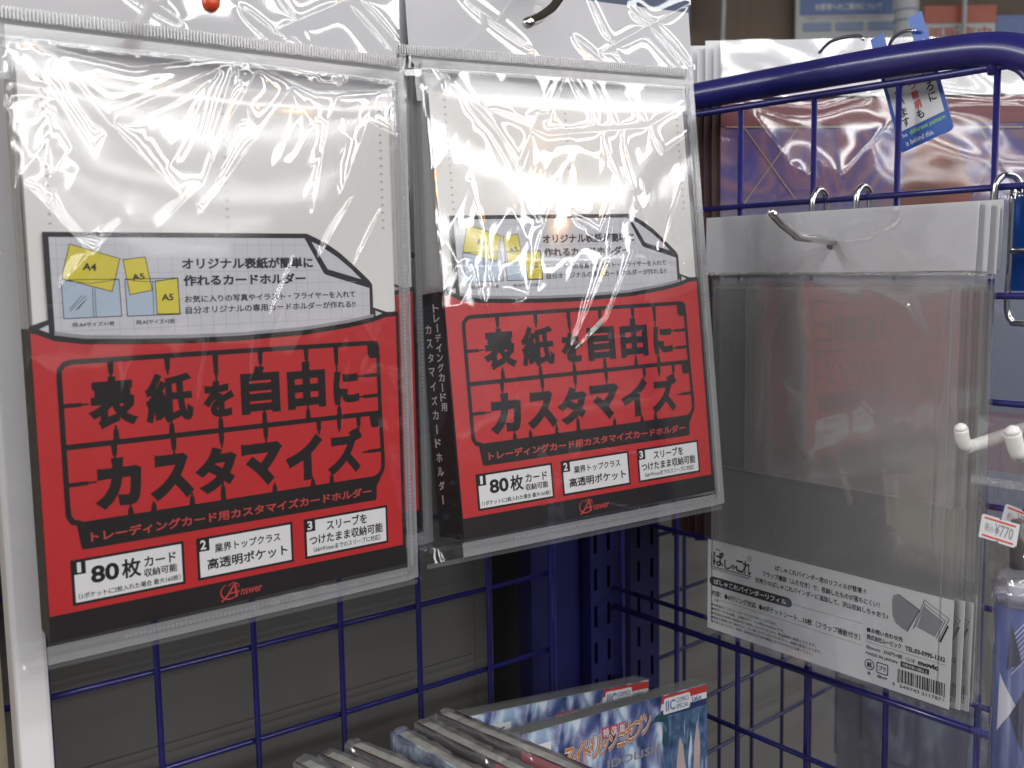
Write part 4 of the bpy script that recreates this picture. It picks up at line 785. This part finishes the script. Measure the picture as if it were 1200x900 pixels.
def pen_pack(X, dy, dz, label):
    Mx = frame_matrix((X, 0.2140 + dy, -0.235 + dz), (0, -1, 0), (0, 0, 1)); root = empty('pen_pack', None, label, 'pen pack', 'pen packs on the white hooks', mat=Mx)
    def hb(X_, Y_): return 10.5 * np.sin(np.pi * np.clip(X_ / 46, 0, 1)) ** 0.6 * np.clip((146 - Y_) / 60, 0.1, 1) + 0.8 * vnoise(X_, Y_, 9, 24, 131) + 0.3 * vnoise(X_, Y_, 3, 9, 132) - 2
    sheet('outer_bag', 0, 46, -60, 146, 70, 160, hb, M['bag'], root)
    sheet('bag_top', 2, 46, 149, 174, 40, 30, lambda X_, Y_: 0.4 * vnoise(X_, Y_, 11, 9, 133), M['bagside'], root)
    b = MB(); b.box(0.006, 0.046, 0.152, 0.176, -0.0012, -0.0008); b.build('header_card', film('pink_header_film', 0.08, 0.1, 0.35, hazecol=(0.22, 0.10, 0.12)), root)
    sheet('heat_seal', 0, 46, 146, 149.2, 180, 4, lambda X_, Y_: 0.25 * np.sin(X_ * 2 * np.pi / 1.2), M['seam'], root)
    # clear tube with rounded shoulder
    cx, r = 0.0215, 0.0098
    b = MB(); ys_ = [-0.06, 0.100, 0.1085, 0.1125, 0.1145, 0.1150]; rs = [r, r, r, r * 0.93, r * 0.72, r * 0.4]
    b.tube([(cx, y, 0) for y in ys_], rs, 28); tube = b.build('clear_tube', M['plastic'], root, smooth=True)
    b = MB(); b.tube([(cx, 0.103, 0), (cx, 0.1085, 0)], r * 1.06, 28); b.build('collar', M['plastic'], tube, smooth=True)
    b = MB(); b.tube([(cx, -0.06, 0), (cx, 0.0998, 0)], r * 0.90, 28); pen = b.build('pen_barrel', pm('pen_blue', (0.055, 0.085, 0.25), 0.35, var=0.1), root, smooth=True)
    b = MB(); b.tube([(cx, 0.1000, 0), (cx, 0.1090, 0)], r * 0.5, 20); b.build('pen_cap', M['whiteplastic'], root, smooth=True)
    b = MB(); b.tube([(cx - 0.001, 0.1150, 0), (cx - 0.001, 0.134, 0)], 0.0035, 16); b.build('hanging_loop', pm('smoky_plug', (0.10, 0.09, 0.09), 0.3), root, smooth=True)
    def wrap(pts, mb, rr):
        pts = [(p[0], p[1] + 36) for p in pts]       # pts in (angle deg, height mm)
        tr = tessellate_polygon([[Vector((p[0], p[1], 0)) for p in pts]])
        mb.add([(cx + rr * math.sin(math.radians(a_)), y_ * 0.001, rr * math.cos(math.radians(a_))) for a_, y_ in pts], [tuple(t_) for t_ in tr])
    wm = MB(); bm2 = MB(); rr = r * 0.90 + 0.0003; ra = rr + 0.0002
    def grid_poly(tri, n=6):
        a_, b_, c_ = [np.array(q, float) for q in tri]; out = []
        for i in range(n):
            for j in range(n - i):
                P = lambda i_, j_: tuple(a_ + (b_ - a_) * i_ / n + (c_ - a_) * j_ / n)
                out.append([P(i, j), P(i + 1, j), P(i, j + 1)])
                if i + j < n - 1: out.append([P(i + 1, j), P(i + 1, j + 1), P(i, j + 1)])
        return out
    for tri in (((-18, 38), (-22, 14), (26, 26)), ((-30, -38), (40, -12), (30, -46)), ((-70, 62), (-44, 50), (-80, 40)), ((-75, 20), (-48, 22), (-60, -10)), ((-70, -30), (-45, -34), (-62, -58)), ((12, 49), (16, 53), (20, 49)), ((12, 49), (20, 49), (16, 45))):
        for q in grid_poly(tri): wrap(q, wm, rr)
    for tri in (((0, 40), (8, 60), (34, 44)), ((10, 22), (45, 34), (40, 8)), ((-62, 66), (-54, 72), (-58, 58)), ((14, -30), (40, -22), (32, -40))):
        for q in grid_poly(tri): wrap(q, bm2, ra if tri[0][0] != 5 else rr)
    for k in range(8): wrap([(12, 54 - 2.2 * k), (40, 60 - 2.2 * k), (40, 60.5 - 2.2 * k), (12, 54.5 - 2.2 * k)], wm, rr)
    for k in range(14): wrap([(-22, 10 - 2.0 * k), (20, 3 - 2.0 * k), (20, 3.4 - 2.0 * k), (-22, 10.4 - 2.0 * k)], bm2, rr)
    wm.build('white_pattern', M['boxwhite'], pen); bm2.build('navy_pattern', pm('navy_ink', (0.015, 0.02, 0.07), 0.4), pen)
    return root
pen_pack(0.403, 0.0, 0.0, 'blue and white patterned pen in a clear tube, bagged, at the right edge')
def price(c, u1, v1, label, tilt, wd=0.0146, ht=0.0095):
    x = Vector((0.02, -math.cos(tilt), -math.sin(tilt))); y = Vector((0, -math.sin(tilt), math.cos(tilt)))
    Mx = frame_matrix(c, x, y); root = empty('price_tag', None, label, 'price tag', None, mat=Mx); S = 1.0
    w2, h2_ = wd, ht; n1 = circ(w2 / 2, h2_, 0.0006, 0.0006, 8, math.pi, 2 * math.pi); n2 = circ(w2 / 2, 0, 0.0006, 0.0006, 8, 0, math.pi)
    b = MB(); b.prism([(0, 0)] + n2[::-1] + [(w2 - 0.001, 0), (w2, 0.001), (w2, h2_)] + n1[::-1] + [(0.0006, h2_), (0, h2_ - 0.0006)], 0, 0.0002); tg = b.build('tag_paper', M['boxwhite'], root)
    b = MB(); b.stroke([(0.0012, h2_ - 0.0012), (w2 - 0.0012, h2_ - 0.0012)], 0.0007, 0.0003); b.stroke([(0.0012, 0.0013), (w2 - 0.0012, 0.0013)], 0.0007, 0.0003)
    b.build('red_line', M['tagred'], tg)
    b = MB(); b.text('税込', 0.0018, 0.0032, 0.0052, 0.0066, 0.0, 0.0003); b.text('¥770', 0.0056, 0.0026, w2 - 0.0018, 0.0074, 0.01, 0.0003); b.build('price_print', M['greyink'], tg)
price(Vector((0.3865, 0.2015, -0.1060)), 0, 0, 'white price tag with red lines reading 770 yen, the whole one', 0.13)
price(Vector((0.412, 0.2060, -0.1065)), 0, 0, 'second 770 yen price tag, half hidden at the right edge', 0.22)

# ------------------------------------------------------------------ books and boxed comics at the bottom
def cover_art():
    m, t, b_ = nt('blue_comic_print'); N = t.nodes; Lk = t.links
    tc = N.new('ShaderNodeTexCoord'); mp = N.new('ShaderNodeMapping'); mp.inputs['Scale'].default_value = (1, 0.45, 1); Lk.new(tc.outputs['Object'], mp.inputs[0])
    no = N.new('ShaderNodeTexNoise'); no.inputs['Scale'].default_value = 75; no.inputs['Detail'].default_value = 6; no.inputs['Distortion'].default_value = 0.8; Lk.new(mp.outputs[0], no.inputs[0])
    r1 = N.new('ShaderNodeValToRGB'); e = r1.color_ramp.elements; e[0].position = 0.33; e[0].color = (0.02, 0.03, 0.10, 1); e[1].position = 0.66; e[1].color = (0.66, 0.72, 0.80, 1)
    for ps, c_ in ((0.44, (0.06, 0.10, 0.26, 1)), (0.52, (0.24, 0.25, 0.42, 1)), (0.59, (0.34, 0.50, 0.68, 1))): q = e.new(ps); q.color = c_
    Lk.new(no.outputs['Fac'], r1.inputs[0]); Lk.new(r1.outputs[0], b_.inputs['Base Color']); b_.inputs['Roughness'].default_value = 0.3; return m
M['cover'] = cover_art(); M['hairblue'] = pm('slate_blue_print', (0.03, 0.075, 0.19), 0.35, scale=160, var=0.5, col2=(0.11, 0.22, 0.38)); M['skin'] = pm('pale_print', (0.48, 0.38, 0.38), 0.4); M['navy'] = pm('navy_print', (0.02, 0.035, 0.13), 0.35)
M['cred'] = pm('comic_red', (0.50, 0.04, 0.03), 0.35); M['gold'] = pm('orange_print', (0.55, 0.20, 0.05), 0.4); M['pink'] = pm('pink_red_print', (0.50, 0.05, 0.09), 0.4); M['booktop'] = pm('page_block', (0.30, 0.30, 0.26), 0.7, scale=200, var=0.2); M['bookdark'] = pm('dark_cover', (0.05, 0.03, 0.04), 0.35, scale=60, var=0.7); M['teal'] = pm('teal_print', (0.02, 0.07, 0.10), 0.4)
def comic(tl, tr, label, Y_):
    a_ = at(tl[0], tl[1], 1, Y_); c_ = at(tr[0], tr[1], 1, Y_ + 0.012); xv = c_ - a_; W_ = xv.length * 1000; H_ = 150.0
    xd = xv.normalized(); yd = Vector((0.06, 0.10, 1.0)); z_ = xd.cross(yd).normalized(); yd = z_.cross(xd)
    Mx = frame_matrix(a_, xd, yd); root = empty('boxed_comic', None, label, 'comic', 'shrink wrapped comics at the bottom', mat=Mx); S = MMm
    b = MB(); b.box(0, W_, -H_, 0, -11, 0); bd = b.build('cover', M['cover'], root, scale=S)
    b = MB(); b.box(0.6, W_ - 0.6, -H_ + 1, 0.15, -10.6, -0.4); b.build('page_block', M['booktop'], root, scale=S)
    xr_ = W_
    b = MB(); b.poly([(xr_ - 41, -0.4), (xr_ - 0.2, -0.4), (xr_ - 0.2, -4.8), (xr_ - 42, -4.8)], 0.1); b.build('red_band', M['cred'], bd, scale=S)
    b = MB(); b.poly([(xr_ - 42, -4.8), (xr_ - 0.2, -4.8), (xr_ - 0.2, -8.4), (xr_ - 43, -8.4)], 0.1); b.build('white_band', M['boxwhite'], bd, scale=S)
    b = MB(); b.poly([(xr_ - 43, -8.4), (xr_ - 0.2, -8.4), (xr_ - 0.2, -12.4), (xr_ - 44, -12.4)], 0.1); b.build('navy_band', M['navy'], bd, scale=S)
    b = MB(); b.poly([(xr_ - 40, -2.6), (xr_ - 39, -2.0), (xr_ - 17, -2.0), (xr_ - 16, -2.8), (xr_ - 16.4, -10.2), (xr_ - 17.4, -11), (xr_ - 40, -11), (xr_ - 40.8, -10)], 0.2); b.build('badge', M['boxwhite'], bd, scale=S)
    b = MB(); b.text('IIC', xr_ - 38.6, -9.6, xr_ - 30, -3.4, 0.03, 0.3); b.text('COMICS', xr_ - 29, -6.2, xr_ - 17.5, -3.4, 0.02, 0.3); b.text('SPECIAL', xr_ - 29, -9.8, xr_ - 17.5, -7.0, 0.02, 0.3); b.text('LaLa', xr_ - 14.5, -8.0, xr_ - 5.5, -5.2, 0.05, 0.3); b.build('logo_lettering', M['signblue'], bd, scale=S)
    for k, ch in enumerate('特装版'):
        x0 = W_ * 0.50 + k * 6.6; b = MB(); b.poly([(x0, -8.2), (x0 + 6, -8.2), (x0 + 6, -14.4), (x0, -14.4)], 0.15); b.build('stamp', M['pink'], bd, scale=S)
    b = MB()
    for k, ch in enumerate('特装版'): x0 = W_ * 0.50 + k * 6.6; b.text(ch, x0 + 0.7, -13.7, x0 + 5.3, -8.9, 0.02, 0.25)
    b.build('stamp_lettering', M['boxwhite'], bd, scale=S)
    # title with pale outline
    for nm, bo, mt, zz in (('title_outline', 0.10, M['navy'], 0.22), ('title_rim', 0.06, M['boxwhite'], 0.28), ('title_lettering', 0.02, M['gold'], 0.34)):
        b = MB(); n = 10
        for k, ch in enumerate('アイドリッシュセブン'):
            g = bo * 7; sz = (10.4 if ch not in 'ッュ' else 6.8); x0 = W_ * 0.34 + k * 6.9; y0 = -25.5 + k * 0.75; b.text(ch, x0 - g, y0 - g, x0 + min(sz, 7.4) + g, y0 + sz * 1.15 + g, bo, zz + 0.004 * k, shear=0.2)
        b.build(nm, mt, bd, scale=S)
    b = MB(); b.text('IDOLISH', W_ * 0.52, -31.0, W_ * 0.76, -26.5, 0.03, 0.3); b.build('subtitle_lettering', M['greyink'], bd, scale=S)
    b = MB(); b.poly(circ(W_ * 0.79, -25.5, 3.2, 4.6, 16), 0.18); b.stroke(smooth_path([(W_ * .80, -22), (W_ * .79, -14), (W_ * .75, -12), (W_ * .70, -16)], 6), [1, 1, 1.5, 2, 3, 4, 4.5, 5, 5, 5, 5, 4.5, 4, 3, 2, 1.5, 1, .8, .5], 0.19); b.build('seven_mark', M['teal'], bd, scale=S)
    b = MB(); b.poly([(W_ * 0.10, -7.5), (W_ * 0.29, -7.0), (W_ * 0.29, -60), (W_ * 0.10, -60)], 0.14); b.build('white_slip', M['boxwhite'], bd, scale=S)
    b = MB(); b.text('大', W_ * 0.13, -19, W_ * 0.185, -12, 0.02, 0.2); b.text('折', W_ * 0.20, -16.5, W_ * 0.265, -9, 0.02, 0.2); b.build('slip_lettering', M['teal'], bd, scale=S)
    b = MB(); rnd = random.Random(5)
    for k in range(16):
        x0 = xr_ - 40 + k * 2.55; b.stroke(smooth_path([(x0, -12.6), (x0 - 1.5 + rnd.random() * 2, -24), (x0 - 3 + rnd.random() * 5, -38), (x0 - 5 + rnd.random() * 6, -62)], 5), [2.6] * 10 + [2.2, 1.9, 1.5, 1.1, 0.8, 0.4], 0.16 + 0.004 * k)
    b.build('hair_strands', M['hairblue'], bd, scale=S)
    b = MB(); b.poly([(xr_ - 26, -26), (xr_ - 23, -32), (xr_ - 19, -60), (xr_ - 30, -60), (xr_ - 29, -40)], 0.23); b.poly([(xr_ - 10, -20), (xr_ - 7, -34), (xr_ - 8, -60), (xr_ - 14, -60), (xr_ - 13, -34)], 0.23); b.build('pale_shape', M['skin'], bd, scale=S)
    sheet('shrink_wrap', -0.8, W_ + 0.8, -H_, 1.0, 130, 90, lambda X_, Y_: 0.9 + 0.25 * vnoise(X_, Y_, 16, 10, 151) + 0.06 * vnoise(X_, Y_, 4, 5, 152), M['bag'], root)
    b = MB(); b.box(-0.9, W_ + 0.9, 0.55, 0.8, -11.6, 0.8); b.build('wrap_top', M['shrink'], root, scale=S)
    return root
comic((553, 878), (828, 801), 'boxed comic in front with a blue cover and orange title lettering', 0.395)
comic((520, 846), (760, 797), 'boxed comic standing behind the front one, only its top strip showing', 0.432)
def book(p, q, wpx, label, cover, z, pink=False):
    """wrapped book seen from above: p back end and q front end of its top edge"""
    a_ = at(p[0], p[1], 2, z); c_ = at(q[0], q[1], 2, z); a2 = at(p[0] + wpx, p[1] + 1, 2, z)
    d = (c_ - a_); d.z = 0; d.normalize(); n = Vector((-d.y, d.x, 0)); n = n if n.x > 0 else -n; th = max(0.009, abs((a2 - a_).dot(n))); L = 0.165
    Mx = frame_matrix(a_, d, n) ; root = empty('wrapped_book', None, label, 'book', 'plastic wrapped books standing in a row', mat=Mx)
    sgn = 1 if (Mx.to_3x3() @ Vector((0, 0, 1))).z > 0 else -1; H_ = 0.13
    def bx(name, x0, x1, y0, y1, z0, z1, mt, bev=0): b = MB(); b.box(x0, x1, y0, y1, min(z0 * sgn, z1 * sgn), max(z0 * sgn, z1 * sgn), bev); return b.build(name, mt, root)
    bx('cover', 0, L, 0, 0.0008, 0, -H_, M[cover]); bx('cover', 0, L, th - 0.0018, th - 0.0010, 0, -H_, M['bookdark']); bx('cover', 0.0, 0.0008, 0.0009, th - 0.0019, 0, -H_, M[cover])
    bx('page_block', 0.0012, L - 0.001, 0.001, th - 0.002, -0.0012, -H_, M['booktop'])
    if pink:
        for x0_, x1_, mt_ in ((0.055, 0.085, 'pink'), (0.092, 0.12, 'pink'), (0.124, 0.16, 'cred')): bx('cover_print', x0_, x1_, -0.0004, 0.0, -0.0006, -0.012, M[mt_])
    rs = random.randint(0, 99)
    s_ = sheet('wrap_top', -0.8, L * 1000, -0.6, th * 1000 - 0.5, 100, 12, lambda X_, Y_: (X_, Y_, sgn * (0.9 + 1.3 * vnoise(X_, Y_, 9, 6, rs) + 0.7 * vnoise(X_, Y_, 3, 4, rs + 1) - 1.8 * (np.abs(Y_ / (th * 1000) - 0.5) * 2) ** 4)), M['shrink'], root)
    s2 = sheet('wrap_side', -0.8, L * 1000, -60, 0.4, 80, 40, lambda X_, Y_: (X_, -0.7 - 0.35 * vnoise(X_, Y_, 9, 7, rs + 2), sgn * Y_), M['shrink'], root)
    return root
BK = [((300, 905), (360, 960), 26, 'book', -0.215), ]
book((346, 893), (420, 930), 25, 'leftmost wrapped book of the row, only its corner in view', 'bookdark', -0.2120)
book((375, 884), (470, 925), 26, 'second wrapped book from the left of the row', 'bookdark', -0.2110)
book((406, 872), (520, 922), 27, 'third wrapped book from the left of the row', 'bookdark', -0.2100)
book((460, 858), (560, 915), 28, 'wrapped book with a mottled blue cover, in the middle of the row', 'cover', -0.2080)
book((488, 847), (600, 903), 25, 'wrapped book with a dark and pink cover, just right of the blue one', 'bookdark', -0.2060, True)
book((512, 836), (664, 901), 24, 'rightmost and highest wrapped book of the row, against the comics', 'bookdark', -0.2040, True)

bpy.data.objects.remove(_to)
